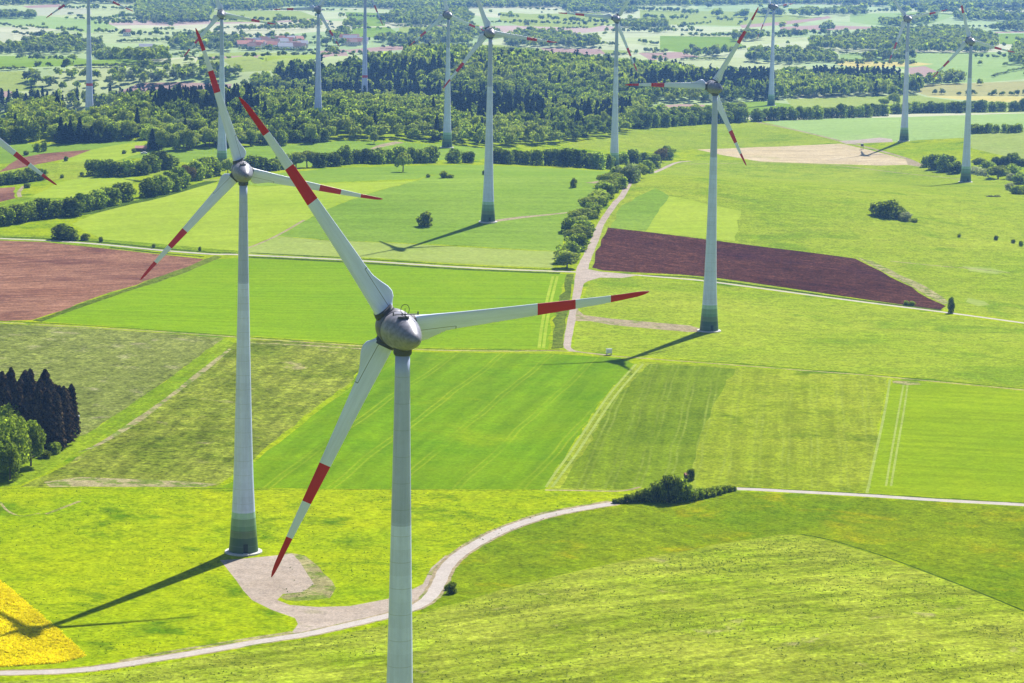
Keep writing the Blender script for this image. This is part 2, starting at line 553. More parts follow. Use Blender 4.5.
def buf(pts_, w):
    P = [Vector(p) for p in pts_]
    # resample for smooth curves (Catmull-Rom)
    Q = []
    for i in range(len(P) - 1):
        p0 = P[max(i - 1, 0)]; p1 = P[i]; p2 = P[i + 1]; p3 = P[min(i + 2, len(P) - 1)]
        for k in range(5):
            t = k / 5
            Q.append(0.5 * ((2 * p1) + (p2 - p0) * t + (2 * p0 - 5 * p1 + 4 * p2 - p3) * t * t + (3 * p1 - p0 - 3 * p2 + p3) * t ** 3))
    Q.append(P[-1])
    ws = w if isinstance(w, (list, tuple)) else None
    L, Rr = [], []
    for i, q in enumerate(Q):
        d = (Q[min(i + 1, len(Q) - 1)] - Q[max(i - 1, 0)]).normalized()
        n = Vector((-d.y, d.x))
        ww = w if ws is None else float(np.interp(i / 5, range(len(ws)), ws))
        ww *= 1 + 0.06 * math.sin(i * 2.3)
        L.append(q + n * ww / 2); Rr.append(q - n * ww / 2)
    return [tuple(p) for p in L] + [tuple(p) for p in reversed(Rr)]


def road(name, mat, px, w):
    REG.append((name, mat, buf(gps(px), w)))


# ---- far land first (everything overrides what came before)
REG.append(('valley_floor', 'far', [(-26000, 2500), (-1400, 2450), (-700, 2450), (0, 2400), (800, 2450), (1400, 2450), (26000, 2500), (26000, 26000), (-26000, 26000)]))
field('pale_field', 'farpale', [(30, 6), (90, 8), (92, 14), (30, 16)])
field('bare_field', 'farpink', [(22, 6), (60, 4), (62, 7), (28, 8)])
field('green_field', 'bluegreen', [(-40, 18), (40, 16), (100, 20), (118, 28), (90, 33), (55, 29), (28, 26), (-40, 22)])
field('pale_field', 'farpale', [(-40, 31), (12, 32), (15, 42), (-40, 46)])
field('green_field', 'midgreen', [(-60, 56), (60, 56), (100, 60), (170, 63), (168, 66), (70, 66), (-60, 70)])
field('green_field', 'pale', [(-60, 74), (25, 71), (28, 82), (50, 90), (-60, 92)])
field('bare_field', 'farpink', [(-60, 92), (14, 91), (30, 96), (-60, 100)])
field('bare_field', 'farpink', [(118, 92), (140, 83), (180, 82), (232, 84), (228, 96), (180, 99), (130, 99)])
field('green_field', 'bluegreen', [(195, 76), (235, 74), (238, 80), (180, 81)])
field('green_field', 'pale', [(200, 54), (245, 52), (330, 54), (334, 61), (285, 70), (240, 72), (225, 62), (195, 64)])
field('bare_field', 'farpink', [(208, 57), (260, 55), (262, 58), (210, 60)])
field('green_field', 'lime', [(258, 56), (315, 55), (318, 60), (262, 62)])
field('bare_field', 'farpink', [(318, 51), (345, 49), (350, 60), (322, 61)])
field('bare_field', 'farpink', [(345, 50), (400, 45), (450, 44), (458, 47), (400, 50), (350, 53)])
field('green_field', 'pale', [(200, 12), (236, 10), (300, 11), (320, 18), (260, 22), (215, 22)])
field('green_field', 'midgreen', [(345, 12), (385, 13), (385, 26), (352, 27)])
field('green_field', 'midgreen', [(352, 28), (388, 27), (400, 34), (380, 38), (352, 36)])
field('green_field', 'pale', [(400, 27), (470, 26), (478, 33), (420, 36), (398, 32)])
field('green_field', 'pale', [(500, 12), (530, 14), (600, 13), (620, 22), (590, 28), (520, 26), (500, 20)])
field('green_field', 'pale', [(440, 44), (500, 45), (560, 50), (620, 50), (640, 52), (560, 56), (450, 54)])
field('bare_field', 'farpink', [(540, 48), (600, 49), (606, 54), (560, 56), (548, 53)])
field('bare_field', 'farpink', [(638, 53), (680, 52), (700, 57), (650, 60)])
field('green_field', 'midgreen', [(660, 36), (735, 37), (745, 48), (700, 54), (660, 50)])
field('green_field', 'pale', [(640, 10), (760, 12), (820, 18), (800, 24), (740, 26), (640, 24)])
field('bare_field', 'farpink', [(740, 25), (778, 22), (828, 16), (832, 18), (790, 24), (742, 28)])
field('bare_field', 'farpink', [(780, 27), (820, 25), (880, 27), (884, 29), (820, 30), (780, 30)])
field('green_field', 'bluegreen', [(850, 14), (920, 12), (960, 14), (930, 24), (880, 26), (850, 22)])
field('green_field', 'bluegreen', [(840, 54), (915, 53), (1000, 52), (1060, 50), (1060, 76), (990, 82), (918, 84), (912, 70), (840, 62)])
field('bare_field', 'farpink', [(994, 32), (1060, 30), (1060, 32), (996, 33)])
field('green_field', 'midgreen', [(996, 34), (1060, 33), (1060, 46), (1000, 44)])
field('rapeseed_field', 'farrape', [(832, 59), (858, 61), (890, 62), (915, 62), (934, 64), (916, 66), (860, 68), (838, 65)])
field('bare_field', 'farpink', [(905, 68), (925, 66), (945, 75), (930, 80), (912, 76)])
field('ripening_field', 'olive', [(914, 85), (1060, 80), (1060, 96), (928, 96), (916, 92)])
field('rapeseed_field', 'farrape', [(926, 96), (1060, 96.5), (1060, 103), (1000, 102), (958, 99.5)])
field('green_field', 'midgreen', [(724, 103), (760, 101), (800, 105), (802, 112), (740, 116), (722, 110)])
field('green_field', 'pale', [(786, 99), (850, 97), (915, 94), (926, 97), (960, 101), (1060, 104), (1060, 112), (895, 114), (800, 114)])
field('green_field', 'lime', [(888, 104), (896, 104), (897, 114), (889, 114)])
# ---- middle distance
field('bare_field', 'farpink', [(655, 106), (680, 104), (735, 106), (740, 116), (690, 120), (660, 114)])
field('meadow', 'lightmeadow', [(628, 130), (750, 122), (770, 123), (842, 142), (700, 149), (645, 152), (600, 150), (560, 146), (600, 139)])
field('cereal_field', 'bluegreen', [(764, 122), (895, 117), (1060, 112), (1060, 140), (1000, 137), (960, 138), (920, 140), (900, 142), (842, 142)])
field('meadow', 'pale', [(972, 132), (1060, 130), (1060, 165), (1000, 155), (970, 148)])
field('meadow', 'lightmeadow', [(560, 168), (672, 162), (700, 160), (760, 160), (922, 165), (1060, 190), (1060, 330), (1024, 321), (942, 309), (848, 297),
                                (781, 289), (714, 280), (680, 276), (609, 271), (590, 268), (600, 232), (606, 216), (640, 178), (640, 170)])
field('green_strip_field', 'midgreen', [(622, 205), (655, 188), (669, 196), (646, 231), (610, 228)])
field('cereal_field', 'lime', [(669.5, 196), (741, 211), (735, 241), (646, 231)])
field('dry_patch', 'pale', [(962, 266), (990, 268), (1008, 272), (996, 274), (970, 271)])
field('dry_patch', 'pale', [(968, 298), (984, 301), (990, 305), (978, 306), (966, 302)])
road('dry_edge', 'tanline', [(890, 261), (940, 266), (975, 269), (1010, 273)], 2.2)
field('stubble_field', 'tan', [(697, 149.5), (760, 147), (841, 143.5), (870, 150), (912, 161), (918, 164.5), (880, 165.5), (831, 164), (760, 161.5), (722, 155)])
field('ploughed_field', 'darksoil', [(608, 227.5), (680, 236), (734, 243), (791, 250), (855, 258.5), (870, 266), (890, 277), (912, 287), (928, 298), (946, 306),
                                     (940, 310), (916, 306.5), (869, 300), (781, 287), (714, 277.5), (680, 274.5), (603, 270.5), (592, 267.5), (595, 257), (601, 240)])
field('dry_edge', 'tanline', [(857, 257.5), (872, 261), (900, 275), (925, 286), (944, 298), (949, 303), (944, 304), (928, 296), (912, 286), (890, 275), (870, 264)])
# left middle
field('meadow', 'lightmeadow', [(-60, 112), (10, 112), (18, 128), (-60, 132)])
field('bare_clearing', 'farpink', [(60, 114), (105, 113), (118, 120), (84, 124), (62, 121)])
field('green_field', 'midgreen', [(-60, 143), (60, 144), (150, 140), (240, 147), (300, 144), (340, 141), (480, 147), (500, 152), (480, 160), (340, 164), (250, 172), (215, 166),
                                  (150, 158), (60, 160), (-60, 168)])
field('meadow', 'lime', [(90, 150), (146, 140), (152, 150), (120, 160), (70, 166), (30, 172), (60, 162)])
field('bare_field', 'pinksoil', [(-60, 184), (0, 171), (20, 158), (43, 153.5), (92, 149.5), (80, 154), (60, 160), (20, 168), (-60, 186)])
field('meadow', 'lightmeadow', [(0, 172), (30, 166), (70, 162), (150, 160), (170, 175), (60, 180), (-60, 186)])
field('meadow', 'lime', [(33, 196), (60, 182), (95, 176), (134, 177), (130, 186), (100, 196), (60, 199), (24, 197)])
field('bare_field', 'pinksoil', [(-60, 192), (15, 187), (16, 198), (0, 202), (-60, 214)])
field('meadow', 'strip', [(0, 203), (20, 197), (60, 198), (96, 198), (60, 212), (10, 218), (-60, 224)])
road('field_track', 'track', [(24, 186), (19, 192), (20, 197)], 2.5)
field('lime_field', 'lime', [(72, 224), (100, 212), (125, 202), (145, 199), (175, 190), (213, 183), (260, 187), (300, 184), (340, 183), (418, 180.5), (340, 203.5), (276, 236),
                             (236, 252), (204, 250), (162, 247), (101, 240)])
field('cereal_field', 'midgreen', [(276, 236), (330, 208), (418, 180.5), (430, 176), (480, 170), (560, 170), (620, 172), (606, 190), (580, 218), (566, 234), (559, 251),
                                   (500, 248), (430, 244), (353, 241), (320, 239)])
field('meadow', 'midgreen', [(250, 176), (340, 168), (480, 165), (600, 171), (560, 174), (430, 175), (418, 179), (340, 182), (260, 186), (225, 182)])
field('mown_strip', 'pale', [(236, 253), (276, 236), (320, 240), (353, 241.5), (430, 245), (500, 249), (557, 251.5), (553, 268), (508, 266), (441, 262.5), (340, 256.5)])
road('field_track', 'track', [(236, 252), (258, 244), (280, 234), (304, 220)], 1.6)
field('verge', 'strip', [(-40, 233), (60, 236), (150, 243), (240, 251), (240, 255), (101, 248), (-40, 238)])
# centre
field('bare_field', 'pinksoil', [(-80, 237), (0, 240.5), (44, 242), (101, 248), (151, 253.5), (204, 259), (188, 267), (145, 281), (111, 292), (77, 304), (50, 314), (32, 320), (0, 321), (-80, 320)])
field('verge', 'verge', [(32, 320.5), (77, 305), (145, 282), (205, 259), (215, 255.5), (222, 257), (215, 261), (145, 287), (80, 310), (42, 322)])
field('bright_crop_field', 'bright', [(42, 321.5), (77, 309), (145, 286), (216, 259.5), (236, 257.5), (340, 262), (441, 268.5), (508, 272), (567, 274), (556, 305), (548, 349), (421, 347.5),
                                      (340, 342), (252, 336), (168, 330.5), (101, 325.5)])
field('verge', 'verge', [(567, 274), (574, 274), (570, 300), (563, 348), (551, 349), (558, 305)])
field('stubble_field', 'dull', [(-80, 321), (0, 323.5), (101, 329), (168, 333.5), (224, 338), (170, 378), (120, 412), (86, 434), (40, 450), (-80, 462)])
field('grass_strip', 'strip', [(224, 338), (234, 343), (200, 372), (166, 398), (133, 422), (90, 446), (44, 474), (20, 485), (-20, 490), (-80, 480), (-80, 462), (20, 456), (86, 434), (120, 412), (170, 378)])
field('thin_crop_field', 'dull2', [(234, 343), (252, 340), (300, 342), (367, 347), (372, 352), (350, 383), (320, 404), (276, 440), (255, 458), (217, 486), (130, 486), (20, 487), (60, 468), (133, 422), (166, 398), (200, 372)])
road('dry_edge', 'tanline', [(230, 349), (202, 371.5), (168, 398), (135, 422), (101, 443), (80, 452)], [1.2, 2.6, 1.7, 3.0, 1.8, 1.2])
field('dry_edge', 'tanline', [(44, 482), (80, 477), (130, 479), (180, 481), (217, 484), (205, 487), (120, 487), (50, 487)])
road('dry_edge', 'tanline', [(250, 343), (300, 345), (365, 349)], 2.5)
field('barley_field', 'bright2', [(367, 350), (421, 352), (555, 354), (620, 358), (634, 364), (600, 402), (570, 448), (545, 489), (400, 489), (220, 488), (255, 462), (278, 444), (322, 408), (352, 386)])
field('drilled_field', 'striped', [(640, 361.5), (680, 363.5), (747, 368), (815, 373), (888, 378), (880, 420), (866, 493), (800, 489), (737, 486), (700, 490), (620, 491), (548, 489), (572, 450), (604, 402)])
field('drilled_field', 'striped_dark', [(650, 364), (700, 366), (735, 369), (716, 400), (700, 440), (692, 470), (690, 486), (620, 489), (560, 488), (585, 450), (612, 402)])
road('tyre_track', 'pale', [(643, 364), (620, 390), (604, 412), (579, 450), (563, 472), (552, 487)], 0.9)
road('tyre_track', 'pale', [(636, 364), (612, 391), (597, 412), (572, 450), (556, 472), (546, 487)], 0.9)
field('yellow_green_field', 'bright3', [(892, 379.5), (960, 385), (1024, 391.5), (1100, 398), (1100, 509), (1024, 502.5), (936, 497), (868, 493), (880, 430)])
road('dry_edge', 'pale', [(890, 379), (885, 410), (876, 452), (867, 493)], 0.9)
road('tyre_track', 'lime', [(553, 276), (547, 300), (542, 325), (539, 348)], 1.2)
road('tyre_track', 'lime', [(557.5, 276), (551.5, 300), (546.5, 325), (543.5, 348)], 1.2)
road('tyre_track', 'pale', [(904, 382), (899, 410), (892, 450), (886, 486)], 0.7)
road('tyre_track', 'pale', [(908, 382), (904, 410), (897, 450), (891, 486)], 0.7)
field('dry_edge', 'tanline', [(892, 380.5), (918, 382), (921, 384.5), (905, 385), (893, 383)])
# meadow right of the crossing
field('meadow', 'lightmeadow', [(590, 276), (612, 276), (680, 281), (714, 284.5), (781, 293.5), (848, 302.5), (942, 314.5), (1024, 325.5), (1100, 336), (1100, 396), (1024, 388), (882, 374), (815, 369), (747, 363.5),
                                (680, 358.5), (609, 353), (572, 350), (578, 318)])
# foreground
field('slope_meadow', 'slope_meadow', [(446, 570), (462, 555), (486, 541), (512, 529), (546, 518), (580, 511), (616, 506), (650, 500), (700, 496), (738, 491), (799, 494), (868, 498), (936, 502), (1024, 507), (1110, 512), (1110, 660),
                                       (1024, 612), (940, 578), (880, 556), (830, 541), (800, 535), (780, 534.5), (740, 541), (690, 550), (620, 562), (560, 575), (500, 590), (462, 602), (430, 612), (420, 612)])
field('rough_pasture', 'pasture', [(-100, 690), (120, 672), (240, 650), (320, 638), (400, 622), (436, 608), (462, 602), (500, 590), (560, 575), (620, 562), (690, 550), (740, 541), (780, 534.5), (800, 535), (830, 541), (880, 556),
                                   (940, 578), (1024, 612), (1110, 655), (1200, 900), (500, 1200), (-300, 1000)])
field('rapeseed_field', 'rape', [(-80, 520), (0, 581), (30, 606), (60, 632), (86, 656), (60, 663), (0, 667), (-80, 670)])
field('worn_grass', 'tanline', [(284, 552), (304, 555), (318, 566), (336, 588), (330, 598), (312, 600), (296, 601), (286, 600), (280, 597), (290, 592), (300, 580), (296, 562)])
field('gravel_pad', 'gravel', [(220, 560), (240, 559), (270, 556), (292, 553.5), (300, 562), (314, 584), (302, 592), (283, 594), (277, 600), (290, 605), (318, 607), (350, 606), (387, 599), (411, 590), (423, 584), (431, 568), (446, 555),
                               (450, 562), (442, 580), (432, 597), (414, 608), (385, 616), (341, 628), (300, 636), (292, 632), (298, 624), (295, 618), (272, 610), (252, 600), (236, 580)])
road('dry_edge', 'tanline', [(120, 661), (180, 650), (240, 640), (292, 632)], 1.6)
road('dry_edge', 'tanline', [(430, 575), (444, 562), (458, 550), (482, 535.5), (510, 524), (544, 513), (578, 506.5), (610, 501)], 1.8)
MAT['edge'] = field_mat('shaded_bank_grass', S(70, 96, 22), S(112, 138, 40), mid=0.2, fine_amt=0.5, bump=0.8)  # shade along field edges put into a darker grass colour
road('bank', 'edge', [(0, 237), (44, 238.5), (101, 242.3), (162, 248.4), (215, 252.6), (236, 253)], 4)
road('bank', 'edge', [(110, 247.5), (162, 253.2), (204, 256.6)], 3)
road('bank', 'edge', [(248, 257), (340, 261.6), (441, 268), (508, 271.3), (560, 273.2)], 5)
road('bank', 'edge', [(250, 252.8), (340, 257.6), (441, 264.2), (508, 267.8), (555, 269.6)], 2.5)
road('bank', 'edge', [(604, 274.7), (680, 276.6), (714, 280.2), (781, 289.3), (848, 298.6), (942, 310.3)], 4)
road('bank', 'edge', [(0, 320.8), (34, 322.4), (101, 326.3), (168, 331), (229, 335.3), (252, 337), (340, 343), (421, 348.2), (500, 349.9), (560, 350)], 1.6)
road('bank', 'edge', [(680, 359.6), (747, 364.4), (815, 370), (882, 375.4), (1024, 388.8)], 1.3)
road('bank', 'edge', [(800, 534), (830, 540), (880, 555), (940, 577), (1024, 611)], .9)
road('bank', 'edge', [(0, 488.5), (60, 487.6), (130, 489.2), (220, 488.6), (300, 490), (400, 489.4), (480, 490.4), (540, 489.6)], [.3, .8, .2, .9, .3, .7, .2, .6])  # shadow line at the field foot, painted as a thin dark strip
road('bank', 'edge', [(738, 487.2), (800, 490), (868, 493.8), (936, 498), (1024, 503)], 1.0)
road('bank', 'edge', [(60, 216), (83, 214), (125, 204), (145, 200), (175, 192), (213, 181)], 9)
road('lane_verge', 'track', [(-60, 675), (0, 673), (68, 671), (113, 666), (153, 659.5), (205, 651), (256, 642), (307, 634), (341, 626.5), (384, 616.5), (414, 607.5), (430, 597), (439, 583),
                      (446, 568), (460, 554), (484, 539.5), (511, 527), (545, 516), (579, 509), (615, 503)], 5.2)
road('lane', 'lane', [(-60, 675), (0, 673), (68, 671), (113, 666), (153, 659.5), (205, 651), (256, 642), (307, 634), (341, 626.5), (384, 616.5), (414, 607.5), (430, 597), (439, 583),
                      (446, 568), (460, 554), (484, 539.5), (511, 527), (545, 516), (579, 509), (615, 503), (660, 495), (700, 490), (738, 488.8), (800, 491.8), (868, 495.5), (936, 500), (1024, 504.8), (1120, 511)], 3.5)
road('lane', 'lane', [(-80, 235), (0, 238.5), (44, 240.3), (101, 244.3), (162, 250.3), (215, 254.3), (236, 254.5), (340, 259.5), (441, 266), (508, 269.5), (555, 271.2), (577, 272)], 3.2)
road('lane', 'lane', [(577, 272), (610, 273.3), (680, 278.5), (714, 282), (781, 291), (848, 300), (942.6, 312), (1024, 323), (1120, 336)], 3.4)
road('lane', 'gravel', [(690, 161), (672, 164.3), (649, 173), (626, 189), (616, 202), (606, 216), (600, 226), (596, 237), (588, 255), (582, 270), (577, 294), (572, 318), (567.5, 342), (569, 349), (580, 352), (609, 355)], [3, 3, 3.5, 3.6, 3.6, 3.6, 3.6, 4, 4.5, 5.5, 3.6, 3.4, 3, 2.6, 2.2, 1.6])
field('gravel_junction', 'gravel', [(583, 268), (600, 271.5), (640, 275), (622, 278), (600, 277.5), (588, 281), (580, 290), (576, 284)])
field('field_track', 'track', [(577, 309), (584, 315), (610, 318.5), (650, 322), (690, 325.5), (702, 329), (703, 332), (688, 332), (650, 328.5), (612, 325), (590, 321), (576, 321)])
road('field_track', 'track', [(-60, 321), (0, 322.3), (34, 324), (101, 328), (168, 332.2), (229, 336.5), (252, 338.5), (340, 344.5), (421, 349.6), (500, 351), (566, 351), (609, 355.5), (680, 361), (747, 366), (815, 371.3), (882, 376.5), (1024, 390), (1100, 397)], 1.5)
road('field_track', 'track', [(754, 121.5), (767, 124), (800, 131), (841, 141), (870, 148), (905, 158), (922, 165)], 3.5)
field('gravel_pad', 'gravel', [(838, 141), (856, 140), (880, 137.5), (892, 139), (893, 142), (868, 143), (846, 144)])
field('field_track', 'track', [(905, 158), (918, 164), (930, 165), (936, 166), (918, 166.5), (908, 165)])
road('field_track', 'track', [(680, 164), (760, 162.8), (832, 165), (910, 174), (962, 179)], 1.8)
road('field_track', 'track', [(488, 222), (520, 217.5), (550, 214.5), (572, 212)], [5, 5, 3, 2])
road('field_track', 'track', [(590, 183), (606, 181), (612, 178)], [7, 8, 4])
road('field_track', 'track', [(372, 149), (385, 145), (400, 142)], [3, 7, 7])
road('field_track', 'track', [(180, 178), (215, 180), (240, 176)], [3, 3, 3])
road('field_track', 'track', [(545, 490), (580, 490.5), (620, 491), (640, 487)], 1.2)
road('dirt_patch', 'tanline', [(0, 502), (8, 511), (22, 516), (40, 513)], 0.8)
road('dirt_patch', 'tanline', [(46, 514), (62, 508), (80, 501)], 1.2)


def build_ground():
    verts = []; edges = []
    for (nm, mt, pg) in REG:
        b = len(verts); n = len(pg)
        verts += [Vector((p[0], p[1])) for p in pg]
        edges += [(b + i, b + (i + 1) % n) for i in range(n)]
    g = []
    def grid(x0, x1, y0, y1, s, cond):
        for iy in range(int((y1 - y0) / s) + 1):
            for ix in range(int((x1 - x0) / s) + 1):
                x = x0 + ix * s + (random.random() - .5) * s * .5
                y = y0 + iy * s + (random.random() - .5) * s * .5
                if cond(x, y): g.append(Vector((x, y)))
    inw = lambda x, y: abs(x) < 0.24 * y + 60
    grid(-400, 400, 500, 1000, 14, inw)
    grid(-500, 500, 1014, 1700, 22, inw)
    grid(-800, 800, 1720, 2800, 36, inw)
    grid(-1800, 1800, 2830, 7000, 80, inw)
    grid(-2400, 2400, -600, 7000, 170, lambda x, y: not (inw(x, y) and y > 490))
    grid(-8000, 8000, -2500, 15000, 600, lambda x, y: abs(x) > 2500 or y > 7100 or y < -700)
    grid(-25500, 25500, -24000, 25500, 2500, lambda x, y: abs(x) > 8300 or y > 15500 or y < -3000)
    b = len(verts)
    verts += [Vector((-26000, -25000)), Vector((26000, -25000)), Vector((26000, 26000)), Vector((-26000, 26000))]
    edges += [(b, b + 1), (b + 1, b + 2), (b + 2, b + 3), (b + 3, b)]
    verts += g
    V, E, Fc, *_ = delaunay_2d_cdt(verts, edges, [], 0, 1e-3)
    V = np.array([(v.x, v.y) for v in V]); Fc = np.array([f for f in Fc if len(f) == 3])
    z = terr(V[:, 0], V[:, 1])
    # height-field normals, so seams between neighbouring fields shade alike
    e = 2.0
    gx = (terr(V[:, 0] + e, V[:, 1]) - terr(V[:, 0] - e, V[:, 1])) / (2 * e)
    gy = (terr(V[:, 0], V[:, 1] + e) - terr(V[:, 0], V[:, 1] - e)) / (2 * e)
    N = np.stack([-gx, -gy, np.ones_like(gx)], 1); N /= np.linalg.norm(N, axis=1)[:, None]
    a, b_, c = V[Fc[:, 0]], V[Fc[:, 1]], V[Fc[:, 2]]
    area = (b_[:, 0] - a[:, 0]) * (c[:, 1] - a[:, 1]) - (b_[:, 1] - a[:, 1]) * (c[:, 0] - a[:, 0])
    Fc[area < 0] = Fc[area < 0][:, ::-1]
    Fc = Fc[np.abs(area) > 1e-6]
    cen = V[Fc].mean(1)
    rid = np.full(len(Fc), -1)
    for i, (nm, mt, pg) in enumerate(REG):
        rid[inpoly(cen, pg)] = i
    for i in range(-1, len(REG)):
        sel = Fc[rid == i]
        if len(sel) == 0: continue
        used, inv = np.unique(sel, return_inverse=True)
        inv = inv.reshape(sel.shape)
        nm, mt = ('ground', 'meadow_base') if i < 0 else REG[i][:2]
        mat = MAT['meadow'] if i < 0 else MAT[mt]
        me = mesh_np(nm, np.column_stack([V[used], z[used]]), inv, [mat], 3, smooth=True)
        me.normals_split_custom_set_from_vertices([tuple(q) for q in N[used]])
        o = obj(nm, me)
        o['kind'] = 'structure'


def inpoly(P, pg):
    pg = np.array(pg); x, y = P[:, 0], P[:, 1]
    r = np.zeros(len(P), bool)
    mn, mx = pg.min(0), pg.max(0)
    box = (x >= mn[0]) & (x <= mx[0]) & (y >= mn[1]) & (y <= mx[1])
    xi, yi = x[box], y[box]; rr = np.zeros(len(xi), bool)
    n = len(pg); j = n - 1
    for i in range(n):
        a, b = pg[i], pg[j]
        if a[1] != b[1]:
            cnd = ((a[1] > yi) != (b[1] > yi)) & (xi < (b[0] - a[0]) * (yi - a[1]) / (b[1] - a[1]) + a[0])
            rr ^= cnd
        j = i
    r[box] = rr
    return r


build_ground()

exec_sections = True
# ------------------------------------------------------------------ wind turbines
def tower_mat(name, stripe):
    m, nt = new_mat(name)
    b = NB(nt)
    tc = b.n('ShaderNodeTexCoord'); O = tc.outputs['Object']
    sx = b.n('ShaderNodeSeparateXYZ'); b.l(O, sx.inputs[0]); Z = sx.outputs[2]
    cr_ = b.n('ShaderNodeValToRGB'); cr_.color_ramp.interpolation = 'CONSTANT'
    w = (.57, .63, .90, 1)
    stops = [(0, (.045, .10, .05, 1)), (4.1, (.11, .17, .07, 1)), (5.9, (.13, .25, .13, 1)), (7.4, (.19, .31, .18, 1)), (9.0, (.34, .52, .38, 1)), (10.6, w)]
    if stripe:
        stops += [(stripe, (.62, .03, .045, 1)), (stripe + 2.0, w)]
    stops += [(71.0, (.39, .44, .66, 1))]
    e = cr_.color_ramp.elements
    e[0].position, e[0].color = 0, stops[0][1]
    e[1].position, e[1].color = stops[1][0] / 100, stops[1][1]
    for p_, c_ in stops[2:]:
        q = e.new(p_ / 100); q.color = c_
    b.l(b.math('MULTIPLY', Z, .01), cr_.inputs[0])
    # ring joints between the concrete segments
    fr = b.math('MODULO', b.math('ADD', Z, 1.6), 3.75)
    jt = b.rng(b.math('ABSOLUTE', b.math('SUBTRACT', fr, 1.875)), 1.80, 1.86, 0, .38)
    col = b.mix(jt, cr_.outputs[0], (.22, .24, .25, 1))
    seg = b.math('FLOOR', b.math('DIVIDE', b.math('ADD', Z, 1.6 + 1.875), 3.75))
    wn = b.n('ShaderNodeTexWhiteNoise', noise_dimensions='1D'); b.l(seg, wn.inputs['W'])
    col = b.mix(1.0, col, b.rng(wn.outputs[0], 0, 1, .94, 1.05), 'MULTIPLY')
    st = b.rng(b.noise(b.map(O, 0, (1.2, 1.2, .06)), 1.0, 4, .65), .35, .7, 1.04, .86)
    col = b.mix(1.0, col, st, 'MULTIPLY')
    n2 = b.rng(b.noise(O, .9, 5, .7), .3, .7, .95, 1.05)
    col = b.mix(1.0, col, n2, 'MULTIPLY')
    bs = b.n('ShaderNodeBsdfPrincipled'); b.l(col, bs.inputs['Base Color'])
    bs.inputs['Roughness'].default_value = .45
    out = b.n('ShaderNodeOutputMaterial'); b.l(bs.outputs[0], out.inputs[0])
    return m


def blade_mat():
    m, nt = new_mat('blade_paint')
    b = NB(nt)
    tc = b.n('ShaderNodeTexCoord'); O = tc.outputs['Object']
    sx = b.n('ShaderNodeSeparateXYZ'); b.l(O, sx.inputs[0])
    X, Z = sx.outputs[0], sx.outputs[2]
    cr_ = b.n('ShaderNodeValToRGB'); cr_.color_ramp.interpolation = 'CONSTANT'
    w = (.64, .70, .93, 1); r = (.50, .010, .022, 1)
    e = cr_.color_ramp.elements
    e[0].position, e[0].color = 0, w
    e[1].position, e[1].color = .548 / 1.1, r
    for p_, c_ in ((.70, w), (.842, r)):
        q = e.new(p_ / 1.1); q.color = c_
    b.l(b.math('MULTIPLY', Z, 1 / 39.0 / 1.1), cr_.inputs[0])
    # joint line along the trailing-edge segment, with a short cross joint at its end
    xs = b.math('ADD', b.math('MULTIPLY', b.math('SUBTRACT', Z, 2.5), .02), .95)
    d1 = b.math('ABSOLUTE', b.math('SUBTRACT', X, xs))
    l1 = b.math('MULTIPLY', b.rng(d1, .03, .07, 1, 0), b.math('LESS_THAN', Z, 9.2))
    l2 = b.math('MULTIPLY', b.rng(b.math('ABSOLUTE', b.math('SUBTRACT', Z, 9.2)), .05, .1, 1, 0), b.math('GREATER_THAN', X, xs))
    ln = b.math('MAXIMUM', l1, l2)
    col = b.mix(b.math('MULTIPLY', ln, .8), cr_.outputs[0], (.12, .13, .14, 1))
    dirt = b.rng(b.noise(b.map(O, 0, (1.2, 1.2, .12)), 1.0, 5, .65), .35, .75, 1.03, .82)
    col = b.mix(1.0, col, dirt, 'MULTIPLY')
    bs = b.n('ShaderNodeBsdfPrincipled'); b.l(col, bs.inputs['Base Color'])
    bs.inputs['Roughness'].default_value = .4
    bs.inputs['Specular IOR Level'].default_value = .35
    out = b.n('ShaderNodeOutputMaterial'); b.l(bs.outputs[0], out.inputs[0])
    return m


M_BLADE = blade_mat()
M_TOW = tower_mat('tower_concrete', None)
M_NAC = plain_mat('nacelle_weathered_metal', (.19, .185, .225), .45, 0.05, .35, 1.6)
M_HUB = plain_mat('hub_weathered_metal', (.11, .105, .13), .5, 0.05, .3, 1.1)
M_DARK = plain_mat('dark_rubber_collar', (.045, .045, .055), .6)
M_CONC = plain_mat('footing_concrete', (.5, .48, .45), .9, 0, .15, .8)
M_DOOR = plain_mat('dark_green_door', (.015, .03, .018), .6)
M_RED = plain_mat('red_lamp_glass', (.5, .02, .02), .3)


